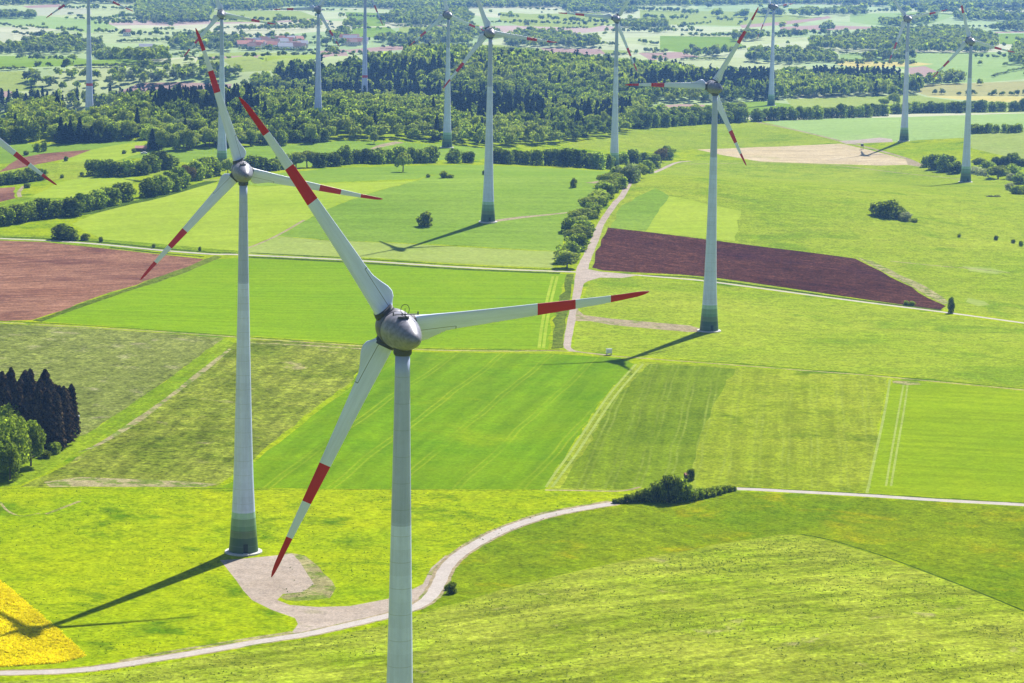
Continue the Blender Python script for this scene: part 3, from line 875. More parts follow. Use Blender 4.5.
def blade_mesh():
    ctrl = [(.045, -1.25, 2.5, .95), (.06, -1.28, 2.7, .86), (.075, -1.30, 3.2, .62), (.088, -1.28, 3.8, .5), (.108, -1.25, 4.02, .42), (.13, -1.2, 3.85, .36), (.165, -1.15, 3.25, .32),
            (.20, -1.08, 2.72, .30), (.25, -1.0, 2.5, .27), (.32, -.92, 2.32, .25), (.42, -.82, 2.05, .22), (.55, -.72, 1.75, .2), (.70, -.58, 1.4, .18), (.82, -.48, 1.08, .17), (.90, -.46, .86, .16),
            (.95, -.48, .74, .15), (.98, -.44, .52, .15), (.995, -.36, .24, .15), (1.0, -.30, .08, .2)]
    rings = []
    n = 20
    for (r, x0, ch, th) in ctrl:
        ring = []
        tw = R_(14) * (1 - r) ** 1.6
        bend = 0.9 * r ** 3            # slight pre-bend
        for j in range(n):
            a = 2 * math.pi * j / n
            u = 0.5 - 0.5 * math.cos(a)          # 0 leading, 1 trailing
            hth = math.sin(a)
            circ = max(0, min(1, (.085 - r) / .04))
            # airfoil thickness
            t = (1.6 * math.sqrt(max(u, 0)) * (1 - u) + .02) * 1.0
            ya = (1 if hth >= 0 else -1) * min(t, abs(t)) * th * ch * .62 * (1.0 if hth >= 0 else .7)
            yc = hth * ch * .5
            y = ya * (1 - circ) + yc * circ
            x = x0 + u * ch
            xr = x * math.cos(tw) - y * math.sin(tw); yr = x * math.sin(tw) + y * math.cos(tw)
            ring.append((xr, yr + bend, r * 39.0))
        rings.append(ring)
    mb = MB(); mb.quad_ring(rings, True, True, True)
    me = bpy.data.meshes.new('blade'); me.from_pydata(mb.v, [], mb.f); me.materials.append(M_BLADE)
    for p in me.polygons: p.use_smooth = True
    me.update()
    return me


TOWER_PROF = [(0, 3.95), (1.5, 3.78), (4, 3.55), (7, 3.32), (10.6, 3.05), (15, 2.8), (20, 2.58), (28, 2.34), (38, 2.08), (50, 1.82), (62, 1.58), (74, 1.36), (85, 1.17), (92, 1.06), (95.2, 1.02)]


def make_parts(stripe, H):
    """meshes of one turbine, in the turbine's own space"""
    me = {}
    s = (H - 3.0) / 95.2
    mb = MB(); mb.lathe([(z * s if z > 12 else z, r) for z, r in TOWER_PROF], 48, cap0=False, cap1=True)
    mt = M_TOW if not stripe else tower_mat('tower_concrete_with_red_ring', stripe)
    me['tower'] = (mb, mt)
    return me


BLADE = blade_mesh()
NAC = {}


def egg_parts():
    rear = [(-5.7, .02), (-5.6, .40), (-5.35, .75), (-4.8, 1.12), (-4.0, 1.5), (-3.0, 1.9), (-1.8, 2.28), (-.5, 2.56), (.8, 2.72), (2.05, 2.76)]
    front = [(2.22, 2.66), (2.35, 2.78), (3.2, 2.8), (4.4, 2.72), (5.3, 2.45), (6.1, 1.95), (6.6, 1.3), (6.85, .6), (6.9, .05)]
    k = .94
    return [(z, r * k) for z, r in rear], [(z, r * k) for z, r in front]


def turbine(t, label):
    loc = t['loc'].copy()
    if 'base' in t:
        gx_, gy_ = gp(*t['base'])
        t['R'] *= gy_ / loc.y
        loc = Vector((gx_, gy_, tz(gx_, gy_)))
    # hub height from the pixel row of the rotor centre
    psi = R_(t['psi'])
    a = Vector((-math.sin(psi), math.cos(psi), 0))
    tilt = R_(4)
    at = Vector((a.x * math.cos(tilt), a.y * math.cos(tilt), math.sin(tilt)))
    OFF = 4.1
    if 'C' in t:
        zc = t['C'][2]
    else:
        yd = loc.y + a.y * OFF
        # solve for height by bisection
        lo, hi = loc.z + 50, loc.z + 150
        for _ in range(40):
            mid = (lo + hi) / 2
            py = project((loc.x + a.x * OFF, yd, mid))[1]
            if py > t['hub'][1]: lo = mid
            else: hi = mid
        zc = lo
    H = zc - loc.z - OFF * math.sin(tilt)       # axis height above the tower foot
    loc.z = tz(loc.x, loc.y)
    H = zc - loc.z - OFF * math.sin(tilt)
    T = thing('wind_turbine', label, 'wind turbine', loc, 0, 'wind turbines standing in the fields')
    pr = make_parts(t.get('stripe'), H)
    mb, mt = pr['tower']
    tw = mb.build('tower', mt, T, True)
    f = MB(); f.lathe([(-2.5, 4.9), (.32, 4.9), (.4, 4.8), (.4, 3.9)], 40, cap0=False, cap1=False)
    f.build('footing', M_CONC, T)
    d = MB(); ca = math.atan2(-1, .25); Md = Matrix.Rotation(ca, 4, 'Z')
    d.box((3.83, 0, 1.75), (.16, 1.15, 2.3), Md)
    dd = d.build('door', M_DOOR, T)
    d = MB()
    for i in range(5): d.box((4.0 + .28 * (5 - i), 0, .4 + (i + .5) * .0 + i * .035), (.26, 1.3, .12), Md)
    d.build('steps', M_CONC, T)
    # nacelle
    q = at.to_track_quat('Z', 'Y').to_matrix().to_4x4()
    Mn = Matrix.Translation((0, 0, H)) @ q
    rear, front = egg_parts()
    mb = MB(); mb.lathe(rear, 40, M=Mn); nac = mb.build('nacelle', M_NAC, T, True)
    mb = MB(); mb.lathe([(H - 3.15, 1.12), (H - 2.9, 1.28), (H - 2.2, 1.3), (H - 1.6, 1.5)], 32); mb.build('yaw_collar', M_DARK, T, True)
    mb = MB(); mb.lathe(front, 40, M=Mn); hub = mb.build('hub', M_HUB, T, True)
    # gear on the roof
    rf = Vector((0, 0, H)) + at * -.9 + Vector((0, 0, 2.3))
    mb = MB()
    u = Vector((math.cos(psi), math.sin(psi), 0))
    mb.tube(rf + u * -1.7 + Vector((0, 0, .45)), rf + u * 1.9 + Vector((0, 0, .45)), .07)
    mb.tube(rf + at * -.9 + Vector((0, 0, .25)), rf + at * 1.2 + Vector((0, 0, .4)), .06)
    mb.tube(rf, rf + Vector((0, 0, .6)), .07)
    for sx in (-1.7, 1.9): mb.tube(rf + u * sx + Vector((0, 0, .3)), rf + u * sx + Vector((0, 0, .8)), .09)
    ring = []
    for j in range(18):
        an = 2 * math.pi * j / 18
        ring.append(rf + Vector((0, 0, 1.1)) + u * (.62 * math.cos(an)) + Vector((0, 0, .75 * math.sin(an))))
    for j in range(18): mb.tube(ring[j], ring[(j + 1) % 18], .045, seg=5)
    mb.tube(rf + Vector((0, 0, .35)), rf + Vector((0, 0, 1.3)), .04)
    mb.build('wind_sensor', M_DARK, nac)
    mb = MB(); Mh = Matrix.Translation(rf + u * -.2 + Vector((0, 0, -.05)))
    mb.box((0, 0, .1), (1.5, 1.2, .26), Mh); mb.build('roof_hatch', M_DARK, nac)
    # rotor
    up_ = Vector((a.x * -math.sin(tilt), a.y * -math.sin(tilt), math.cos(tilt)))
    for k in range(3):
        th = R_(t['phi'] + 120 * k)
        bd = u * math.cos(th) + up_ * math.sin(th)
        tg = u * math.sin(th) - up_ * math.cos(th)
        yv = bd.cross(tg)
        s = t['R'] / 39.0
        Mb = Matrix((tg * 1, yv * 1, bd * s)).transposed().to_4x4()
        Mb.translation = Vector((0, 0, H)) + at * OFF
        bo = obj('blade', BLADE, T)
        bo.matrix_local = Mb
        cm = MB(); cm.lathe([(1.9, 1.5), (2.6, 1.5), (2.75, 1.42), (3.05, 1.4)], 28)
        me = bpy.data.meshes.new('blade_collar'); me.from_pydata(cm.v, [], cm.f); me.materials.append(M_DARK); me.update()
        co = obj('blade_collar', me, bo)
    return T


LABELS = {
    'a': 'nearest white wind turbine, rotor in mid picture and foot out of frame',
    'b': 'tall white wind turbine with green ringed foot beside the gravel pad',
    'c': 'white wind turbine standing in the meadow below the dark ploughed field',
    'd': 'white wind turbine alone in the middle of the dull green field',
    'e': 'white wind turbine behind the upper hedgerow of the gravel lane',
    'f': 'white wind turbine at the wood edge just left of the dull green field',
    'g': 'white wind turbine directly behind the blade beside the gravel pad turbine',
    'h': 'white wind turbine on the blue green field beside the tan stubble',
    'i': 'rightmost white wind turbine, beside the thick bushes at the right',
    'j': 'white wind turbine rising from the wood, one blade pointing level left',
    'k': 'leftmost white tower, with red ring, in the clearing of the wood',
    'l': 'red ringed white tower rising from the wood with its rotor cut off',
    'm': 'most distant white wind turbine, behind the right hand wood',
    'n': 'left edge wind turbine of which only one striped blade shows',
}
for t in TURB:
    T_ = turbine(t, LABELS[t['k']])
    print(t['k'], 'foot', [round(q, 1) for q in project(T_.location)], t.get('base'), 'dz', round(T_.location.z, 1))

# ------------------------------------------------------------------ trees
def leaf_quads(C, Nn, size):
    """quads of side `size` centred on C with normals Nn"""
    n = len(C)
    Nn = Nn / (np.linalg.norm(Nn, axis=1)[:, None] + 1e-9)
    r = rng.normal(size=(n, 3))
    t = np.cross(Nn, r); t /= (np.linalg.norm(t, axis=1)[:, None] + 1e-9)
    b = np.cross(Nn, t)
    s = (size * (0.6 + 0.8 * rng.random(n)) / 2)[:, None]
    k = (0.55 + .45 * rng.random(n))[:, None]
    V = np.stack([C + s * t * 1.1, C + s * b * k, C - s * t * 1.1, C - s * b * k], 1).reshape(-1, 3)
    Fq = np.arange(4 * n).reshape(n, 4)
    return V, Fq


def crown_broad(h, r, nq, size, lobes=15, base=0.18, flat=1.0):
    """centres and normals spread through an uneven, many-lobed crown"""
    L = []
    ch = h * (1 - base)
    zc = h * base + ch * .5
    for i in range(lobes):
        an = rng.random() * 2 * math.pi
        el = rng.uniform(-.75, 1.0)
        rr = math.sqrt(max(0, 1 - el * el * (.85 if el > 0 else .35)))
        d = rng.uniform(.42, .78)
        lr = rng.uniform(.24, .44) * r
        L.append((math.cos(an) * rr * d * r, math.sin(an) * rr * d * r, zc + el * ch * .5 * .62, lr))
    L.append((0, 0, zc + ch * .12, r * .62))
    L = np.array(L)
    w = L[:, 3] ** 2; w /= w.sum()
    idx = rng.choice(len(L), nq, p=w)
    u = rng.normal(size=(nq, 3)); u /= np.linalg.norm(u, axis=1)[:, None]
    rad = L[idx, 3] * (0.72 + .33 * rng.random(nq) ** .6)
    P = L[idx, :3] + u * rad[:, None] * np.array([1, 1, ch / (2 * r) * .9 if ch < 2 * r else 1.05])
    nn = u + rng.normal(size=(nq, 3)) * .55
    P[:, 2] = np.where(P[:, 2] < h * base, h * base + rng.random(nq) * h * .25, P[:, 2])
    sk = rng.random(nq) < (.22 if base < .05 else 0)      # low skirt of foliage down to the ground
    an = rng.random(nq) * 6.283; q = np.sqrt(rng.random(nq)) * r * .82
    P[sk] = np.stack([np.cos(an) * q, np.sin(an) * q, rng.random(nq) * h * .38], 1)[sk]
    return P, nn


def crown_conifer(h, r, nq, base=0.06, pw=.85):
    t = rng.random(nq) ** 1.35
    z = h * (base + (1 - base) * t)
    rmax = r * (1 - t) ** pw + .12
    tier = (np.sin(z * 2 * math.pi / (h / 11)) * .5 + .5)
    rad = rmax * (0.55 + .3 * tier + .25 * rng.random(nq))
    an = rng.random(nq) * 2 * math.pi
    rad *= 1 + .22 * np.sin(an * 5 + z * 2.1)
    P = np.stack([rad * np.cos(an), rad * np.sin(an), z - rad * .18], 1)
    nn = np.stack([np.cos(an) * .8, np.sin(an) * .8, np.full(nq, .75)], 1) + rng.normal(size=(nq, 3)) * .4
    return P, nn


def trunk_mesh(h, r, seed, limbs=6, conifer=False):
    rd = random.Random(seed)
    mb = MB()
    if conifer:
        mb.tube((0, 0, -.4), (0, 0, h * .95), .018 * h, .02, 8)
    else:
        top = h * .55
        bx = rd.uniform(-.3, .3)
        mb.tube((0, 0, -.4), (bx * .5, 0, h * .28), .032 * h, .024 * h, 8)
        mb.tube((bx * .5, 0, h * .27), (bx, bx * .5, top), .024 * h, .012 * h, 8)
        for i in range(limbs):
            an = i * 2.4 + rd.random(); z0 = h * rd.uniform(.2, .42)
            q = (math.cos(an) * r * .6, math.sin(an) * r * .6, h * rd.uniform(.5, .8))
            mb.tube((bx * .6, 0, z0), q, .012 * h, .004 * h, 6)
    me = bpy.data.meshes.new('trunk'); me.from_pydata(mb.v, [], mb.f); me.materials.append(BARK); me.update()
    return me


VARS = {}


def variants(kind, n, leaf, h, r, nq, size, **kw):
    out = []
    for i in range(n):
        if kind == 'conifer':
            P, nn = crown_conifer(h, r, nq, **kw)
        else:
            P, nn = crown_broad(h, r, nq, size, **kw)
        V, Fq = leaf_quads(P, nn, size)
        me = mesh_np('crown', V, Fq, [LEAF[leaf]])
        tm = trunk_mesh(h, r, i * 7 + len(VARS), conifer=(kind == 'conifer'))
        out.append((me, tm, h, r))
    return out


V = {
    'mid': variants('b', 4, 'mid', 12, 5.2, 1900, 1.0, base=.03),
    'dark': variants('b', 4, 'dark', 12, 5.2, 1900, 1.0, base=.03),
    'light': variants('b', 4, 'light', 12, 5.2, 1900, 1.0, base=.08),
    'grey': variants('b', 2, 'grey', 12, 5.2, 1700, 1.0, base=.03),
    'brown': variants('b', 1, 'brown', 12, 5.2, 1400, 1.0),
    'big': variants('b', 3, 'mid', 17, 7.5, 6500, .7, lobes=26, base=.05),
    'bush': variants('b', 4, 'bushy', 4, 3.2, 1700, .55, base=.02, lobes=16),
    'bushlight': variants('b', 3, 'mid', 4, 3.2, 1500, .5, base=.02, lobes=9),
    'bushwhite': variants('b', 2, 'white', 4, 3.2, 1300, .5, base=.02, lobes=9),
    'con': variants('conifer', 4, 'conifer', 20, 3.6, 1300, 1.15),
    'conbig': variants('conifer', 4, 'conifer_brown', 20, 3.4, 5200, .7, pw=.42, base=.1),
}
NAMES = {'con': 'conifer_tree', 'conbig': 'conifer_tree', 'bush': 'shrub', 'bushlight': 'shrub', 'bushwhite': 'blossom_shrub'}


def plant(var, x, y, h, r, label, group, name=None, i=None):
    vs = V[var]
    me, tm, h0, r0 = vs[random.randrange(len(vs)) if i is None else i % len(vs)]
    nm = name or NAMES.get(var, 'broadleaf_tree')
    cat = 'shrub' if 'shrub' in nm else ('conifer' if 'conifer' in nm else 'tree')
    T = thing(nm, label, cat, (x, y, tz(x, y) - .05), random.random() * 6.28, group)
    T.scale = (r / r0, r / r0 * random.uniform(.92, 1.08), h / h0)
    obj('crown', me, T)
    obj('trunk', tm, T)
    return T


ORD = ['leftmost', 'second', 'third', 'fourth', 'fifth', 'sixth', 'seventh', 'eighth', 'ninth', 'tenth', 'eleventh', 'twelfth', 'thirteenth', 'fourteenth', 'fifteenth',
       'sixteenth', 'seventeenth', 'eighteenth', 'nineteenth', 'twentieth', 'twenty-first', 'twenty-second', 'twenty-third', 'twenty-fourth', 'twenty-fifth',
       'twenty-sixth', 'twenty-seventh', 'twenty-eighth', 'twenty-ninth', 'thirtieth', 'thirty-first', 'thirty-second', 'thirty-third', 'thirty-fourth', 'thirty-fifth', 'thirty-sixth']


def row(desc, where, group, px, hpx, wpx, var, order='left'):
    """trees of one row; px are the foot pixels; desc = what, where = which row"""
    px = list(px)
    px.sort(key=(lambda q: q[0]) if order == 'left' else (lambda q: -q[1]))
    n = len(px)
    for i, q in enumerate(px):
        x, y = gp(q[0], q[1])
        s = ppm(y)
        hp = q[2] if len(q) > 2 else hpx * random.uniform(.86, 1.14)
        wp = (q[3] if len(q) > 3 else wpx * random.uniform(.88, 1.15)) * (1.0 if hpx > 40 else 1.32)
        vr = q[4] if len(q) > 4 else (var if isinstance(var, str) else random.choice(var))
        col = {'mid': 'green', 'dark': 'dark green', 'light': 'light green', 'grey': 'grey green', 'brown': 'brownish', 'bush': 'dark green', 'bushlight': 'green',
               'bushwhite': 'whitish', 'con': 'dark', 'conbig': 'brown black', 'big': 'yellow green'}[vr]
        if order == 'left':
            o = 'leftmost' if i == 0 else ('rightmost' if i == n - 1 else ORD[i] + ' from left')
        else:
            o = 'nearest' if i == 0 else ('farthest' if i == n - 1 else ORD[i] + ' nearest')
        plant(vr, x, y, hp / s * 1.02, wp / s / 2, '%s %s, %s %s' % (col, desc, o, where), group, i=i)


def along(pts_, step):
    """pixel points along a polyline"""
    out = []
    d = 0.0
    for (a, b) in zip(pts_[:-1], pts_[1:]):
        L = math.hypot(b[0] - a[0], b[1] - a[1])
        t = d
        while t < L:
            out.append((a[0] + (b[0] - a[0]) * t / L + random.uniform(-.12, .12) * step, a[1] + (b[1] - a[1]) * t / L + random.uniform(-.5, .5)))
            t += step
        d = t - L
    return out


mixd = ['mid', 'dark', 'dark', 'mid']
row('round tree', 'in the curving row above the lime green field', 'trees in the curving row by the lime green field',
    [(3, 225), (17, 223), (30, 220.5), (43, 218.5), (56, 217), (71, 216), (83, 211.5), (96, 208.5), (110, 205), (123, 201)], 21, 18, mixd)
row('tree', 'in the front clump ending the curving row', 'trees in the clump left of the second tower',
    [(148, 196.5), (160, 193.5), (171, 191), (179, 188), (187, 184, 19, 14, 'brown'), (195, 180), (204, 178), (212, 176)], 21, 18, mixd)
row('tree', 'in the back clump behind the curving row', 'trees in the clump left of the second tower',
    [(95, 175), (106, 176), (117, 176), (129, 176), (141, 175), (151, 172), (161, 169), (168, 169)], 17, 17, ['dark', 'dark', 'mid'])
row('tree', 'in the short row behind the left edge blade', 'trees in the short row at the left edge',
    [(0, 185), (10, 184), (20, 183), (30, 181.5), (41, 180)], 14, 14, ['mid', 'mid', 'dark'])
row('tree', 'behind the nacelle of the turbine by the gravel pad', 'single trees in the fields', [(228, 175)], 15, 13, 'light')
row('hedge tree', 'of the hedge right of the second rotor', 'trees of the long hedge before the wood',
    [(244, 172), (253, 171.5), (262, 171), (273, 170.5), (285, 169), (296, 168, 17, 15, 'light'), (307, 167.5, 18, 15, 'light'), (319, 167.5), (333, 166.5)], 15, 14, mixd)
row('hedge tree', 'of the hedge behind the lone pale tree', 'trees of the long hedge before the wood',
    [(345, 164.5, 21, 15)] + along([(357, 163.5), (440, 163)], 10.5), 16, 14, mixd)
row('hedge tree', 'of the pair left of the tower in the green field', 'trees of the long hedge before the wood', [(454, 163), (468, 163, 12, 12)], 14, 14, ['dark'])
row('hedge tree', 'of the hedge right of the central tower', 'trees of the long hedge before the wood', along([(498, 163.5), (548, 165.5)], 9.5), 16, 13, mixd)
row('hedge tree', 'of the hedge running to the gravel lane', 'trees of the long hedge before the wood', along([(556, 166.5), (608, 169.5)], 8.5), 18, 13, mixd)
row('roadside tree', 'in the row along the gravel lane', 'trees in the row along the gravel lane',
    [(567, 268, 18, 20), (563, 263, 15, 17), (570, 258, 18, 19), (574, 245, 17, 18), (584, 236, 17, 18), (575, 226, 17, 17), (589, 212, 16, 17), (597, 205, 16, 17), (603, 196, 15, 16), (608, 193, 14, 15), (624, 182, 14, 14), (620, 188, 12, 13), (577, 250, 18, 19), (580, 240, 17, 17), (570, 232, 16, 18), (581, 230, 15, 16), (586, 224, 17, 17), (592, 217, 16, 16), (596, 211, 17, 17), (601, 204, 16, 15), (607, 198, 16, 15),
     (612, 192, 14, 14), (616, 186, 14, 14), (607, 188, 16, 16, 'light'), (618, 180, 15, 14), (630, 182, 19, 18, 'grey'), (640, 178, 15, 14), (647, 173, 15, 14), (654, 168, 15, 13), (661, 163, 15, 13, 'brown'), (667, 159.5, 15, 12)],
    16, 15, ['mid', 'mid', 'light'], order='near')
row('tree', 'of the hedge behind the lane row top', 'trees of the long hedge before the wood', [(622, 167), (633, 166), (643, 165)], 15, 13, mixd)
row('hedge tree', 'of the double hedge behind the third rotor', 'trees of the far hedge along the stubble fields', along([(636, 128.5), (690, 125.5), (748, 121.5)], 9), 15, 12, mixd)
row('hedge tree', 'of the rear line behind the third rotor', 'trees of the far hedge along the stubble fields', along([(640, 119), (700, 118), (745, 113)], 11), 14, 13, ['mid', 'light', 'mid'])
row('hedge tree', 'of the hedge behind the blue green field', 'trees of the far hedge along the stubble fields', along([(757, 121), (800, 119), (850, 117.5), (888, 115)], 8.4), 13, 11, mixd)
row('hedge tree', 'of the hedge between the two rightmost towers', 'trees of the far hedge along the stubble fields', along([(897, 114), (950, 113), (1006, 111.5)], 8.6), 12, 11, mixd)
row('hedge tree', 'of the short hedge at the far right end', 'trees of the far hedge along the stubble fields', [(1014, 111.5), (1023, 111)], 12, 11, 'dark')
row('hedge shrub', 'of the low hedge right of the rightmost tower', 'shrubs of the low hedge at the right edge', along([(974, 132.5), (1026, 132)], 7.5), 9, 8.5, ['bush', 'bushlight'])
row('bush', 'in the thicket left of the rightmost tower', 'bushes around the rightmost tower', [(926, 167, 12, 11, 'bushlight'), (935, 170, 16, 14, 'dark'), (945, 172, 18, 16, 'dark'), (956, 174, 14, 14, 'dark'), (950, 172, 9, 8, 'bushwhite')], 14, 14, 'dark')
row('bush', 'in the thicket right of the rightmost tower', 'bushes around the rightmost tower',
    [(975, 175, 9, 12, 'bushwhite'), (984, 177, 9, 10, 'bushwhite'), (998, 179.5, 14, 18, 'light'), (1010, 181, 8, 9, 'bushwhite'), (1020, 184, 13, 13, 'mid'), (1030, 186, 12, 13, 'mid'), (979, 168, 11, 11, 'light'), (988, 170, 10, 13, 'mid'),
     (1012, 175, 12, 13, 'mid')], 12, 12, 'mid')
row('bush', 'in the thicket back line, right edge', 'bushes around the rightmost tower', [(996, 165, 9, 10), (1004, 165, 9, 10), (1012, 165.5, 13, 13), (1021, 166, 8, 10), (1029, 166, 8, 10)], 9, 10, 'dark')
row('bush', 'of the low clump at the right edge', 'bushes around the rightmost tower', [(1010, 190, 8, 9, 'bushwhite'), (1017, 194, 9, 11, 'bush'), (1024, 194, 8, 10, 'bush')], 9, 10, 'bush')
row('bush', 'of the lone clump on the right hand meadow', 'bushes of the lone clump on the meadow', [(878, 215, 13, 14, 'bush'), (889, 217.5, 18, 24, 'bush'), (900, 218, 12, 13, 'bush'), (904.5, 220.5, 9, 13, 'bushwhite'), (914, 222, 4, 7, 'bush')], 14, 14, 'bush')
plants1 = [
    ('light', 403, 172, 21, 19, 'lone pale round tree with its own shadow in the green field', 'broadleaf_tree'),
    ('bush', 444, 178, 8, 9, 'small dark bush on the green field right of the lone tree', None),
    ('bush', 450, 178, 4, 9, 'low dark bush beside the small bush right of the lone tree', None),
    ('bush', 428, 177.5, 4, 5, 'tiny bush between the lone tree and the small dark bush', None),
    ('bush', 425, 226, 15, 18, 'dark bush alone in the green field left of the fourth tower', None),
    ('bush', 573.5, 187.5, 10, 8, 'small dark round bush beside the shadow left of the lane trees', None),
    ('dark', 62, 239, 17, 26, 'dark spreading tree by the lane above the pink bare field', 'broadleaf_tree'),
    ('bush', 73, 240, 9, 14, 'dark shrub beside the spreading tree above the pink bare field', None),
    ('bush', 85, 240, 7, 11, 'small dark shrub right of the spreading tree by the lane', None),
    ('bush', 101, 242, 6, 5, 'tiny dark shrub on the verge right of the lane shrubs', None),
    ('bush', 154, 248, 5, 5, 'tiny dark shrub on the lane verge above the bare field tip', None),
    ('bush', 200, 251, 5, 4, 'tiny dark shrub on the lane verge near the second tower', None),
    ('bush', 452, 593, 13, 12, 'small dark bush beside the bend of the gravel lane', None),
    ('bush', 447, 590, 6, 7, 'low dark bush touching the bend of the gravel lane', None),
    ('dark', 951, 313, 18, 8, 'slim lone tree on the lane at the tip of the ploughed field', 'broadleaf_tree'),
    ('bush', 906, 305, 5, 7, 'left low bush on the verge under the ploughed field', None),
    ('bush', 912, 305.5, 5, 7, 'right low bush on the verge under the ploughed field', None),
    ('bush', 691, 480, 13, 9, 'small dark bush beside the tiny pink roof', None),
    ('mid', 204, 140, 15, 14, 'tree at the wood edge', 'broadleaf_tree'),
    ('mid', 82, 175.5, 4, 6, 'small pale bush on the field edge behind the blade', 'shrub'),
    ('bush', 62, 178, 4, 5, 'small dark bush on the field edge behind the blade', None),
    ('bush', 27, 188, 5, 8, 'small bush beside the double track at the left edge', None),
    ('bush', 66, 161, 5, 5, 'small dark bush on the tip of the pink strip', None),
    ('bush', 124, 153.5, 4, 5, 'small dark bush left of the parked white car', None),
    ('bush', 134, 152.5, 4, 5, 'small dark bush next to the parked white car', None),
    ('mid', 37, 151, 9, 9, 'left small tree above the pink strip', 'broadleaf_tree'),
    ('mid', 44, 151, 10, 8, 'right small tree above the pink strip', 'broadleaf_tree'),
    ('bush', 26, 155, 5, 6, 'low dark bush at the start of the pink strip', None),
    ('bush', 483.5, 175, 5, 3, 'tiny dark bush touching the tower in the green field', None),
    ('bush', 959, 237, 4, 4, 'tiny dark bush on the far right meadow, left one', None),
    ('bush', 996, 240, 5, 5, 'tiny dark bush on the right meadow, middle one', None),
    ('bush', 1013, 243, 4, 5, 'tiny dark bush on the right meadow near the edge', None),
    ('bush', 1021, 246, 6, 5, 'tiny dark bush at the right edge of the meadow', None),
    ('light', 374, 144, 13, 10, 'rounded pale tree alone before the wood by the tan patch', 'broadleaf_tree'),
    ('light', 894, 106, 14, 14, 'pale thin tree before the right hand wood', 'broadleaf_tree'),
    ('light', 884, 106, 9, 12, 'low pale bush before the right hand wood', 'shrub'),
]
for (vr, px_, py_, hp, wp, lb, nm) in plants1:
    if px_ == 204: continue
    x, y = gp(px_, py_); s = ppm(y)
    plant(vr, x, y, hp / s, wp / s / 2, lb, None, nm)

# bush bank on the foreground lane
bank = [(616, 503, 5, 7), (622, 503, 6, 8), (628, 502.5, 9, 9), (634, 502, 10, 10), (640, 501.5, 12, 11), (647, 501, 15, 13), (655, 501, 19, 15), (663, 501, 24, 18), (671, 501, 29, 20), (679, 501, 27, 19), (685, 501, 19, 14), (692, 500, 13, 11),
        (699, 498.5, 12, 11), (705, 497, 10, 10), (711, 496, 9, 10), (717, 494, 9, 10), (723, 492.5, 8, 9), (729, 491.5, 7, 8), (734, 490.5, 5, 6)]
row('bush', 'in the bank of bushes on the foreground lane', 'bushes in the bank on the foreground lane', bank, 10, 10, ['bush', 'bush', 'bushlight'])

# conifer clump and broadleaved trees at the left edge
cons = [(-3, 433, 62, 18), (9, 433, 60, 17), (26, 435, 66, 18), (37, 437, 62, 18), (46, 438, 66, 18), (56, 438, 58, 17), (-8, 440, 70, 16), (3, 438, 70, 16), (12, 440, 70, 15), (21, 442, 66, 15), (31, 442, 72, 15), (41, 444, 70, 15), (51, 445, 70, 15), (60, 443, 64, 14), (67, 440, 56, 13), (72, 436, 50, 12),
        (7, 449, 66, 15), (18, 451, 66, 15), (29, 452, 66, 15), (39, 452, 66, 15), (48, 451, 64, 15), (57, 449, 62, 14), (64, 445, 58, 13)]
row('conifer', 'of the dense clump at the left edge', 'conifers of the clump at the left edge', [(q[0], q[1], q[2] * random.uniform(.9, 1.06), q[3] * 1.25) for q in cons], 66, 15, 'conbig')
row('rounded tree', 'of the trees before the conifer clump', 'rounded trees before the conifer clump at the left edge',
    [(-6, 478, 66, 48, 'big'), (16, 473, 64, 42, 'big'), (31, 466, 50, 30, 'big'), (8, 452, 52, 34, 'big'), (10, 480, 40, 24, 'big')], 50, 40, 'big')
row('low shrub', 'at the foot of the conifer clump', 'low shrubs at the foot of the conifer clump', [(53, 453, 12, 14, 'bushlight'), (66, 440, 14, 14, 'bushlight'), (72, 437, 10, 10, 'bushlight'), (44, 458, 8, 12, 'bush')], 10, 10, 'bushlight')
# front line of conifers left
row('conifer', 'of the line before the clearing wood', 'conifers before the clearing at left', [(61, 143.5, 26, 9), (66, 143.5, 20, 8), (70.5, 143.5, 23, 9), (80, 142.5, 25, 9), (86, 142.5, 13, 7), (92, 142.5, 16, 7), (98, 142.5, 9, 7), (106, 142, 13, 8), (110, 142, 11, 6)], 20, 9, 'con')

# ------------------------------------------------------------------ woods
def sample_poly(pg, sp):
    pg = np.array(pg); mn, mx = pg.min(0), pg.max(0)
    nx, ny = int((mx[0] - mn[0]) / sp) + 1, int((mx[1] - mn[1]) / sp) + 1
    gx, gy = np.meshgrid(np.arange(nx), np.arange(ny))
    P = np.stack([mn[0] + (gx.ravel() + rng.random(nx * ny) * .8) * sp, mn[1] + (gy.ravel() + rng.random(nx * ny) * .8) * sp], 1)
    return P[inpoly(P, pg)]


WOOD = [  # base outline in pixels
    [(-60, 104), (-60, 114), (8, 113), (14, 122), (18, 128), (0, 133), (-60, 136), (-60, 146), (0, 143.5), (60, 141), (100, 141), (142, 141), (150, 150), (185, 151), (240, 147), (300, 145), (340, 140), (400, 140.5), (440, 142),
     (480, 147), (520, 147.5), (545, 146), (562, 144), (580, 141.5), (603, 138), (628, 134.5), (627, 128), (632, 124), (640, 114), (655, 108), (680, 104), (735, 103), (800, 98), (850, 97), (918, 95), (922, 90), (905, 84), (880, 80), (830, 79),
     (780, 80), (700, 80), (640, 70), (600, 68), (540, 66), (500, 66), (470, 66), (440, 63), (400, 64), (365, 66), (345, 74), (300, 73), (275, 78), (244, 92), (232, 101), (170, 102), (120, 103), (60, 103), (0, 104)],
]
HOLES = [[(58, 111), (110, 111), (122, 121), (90, 126), (60, 123)], [(655, 104), (690, 103), (690, 116), (655, 112)]]
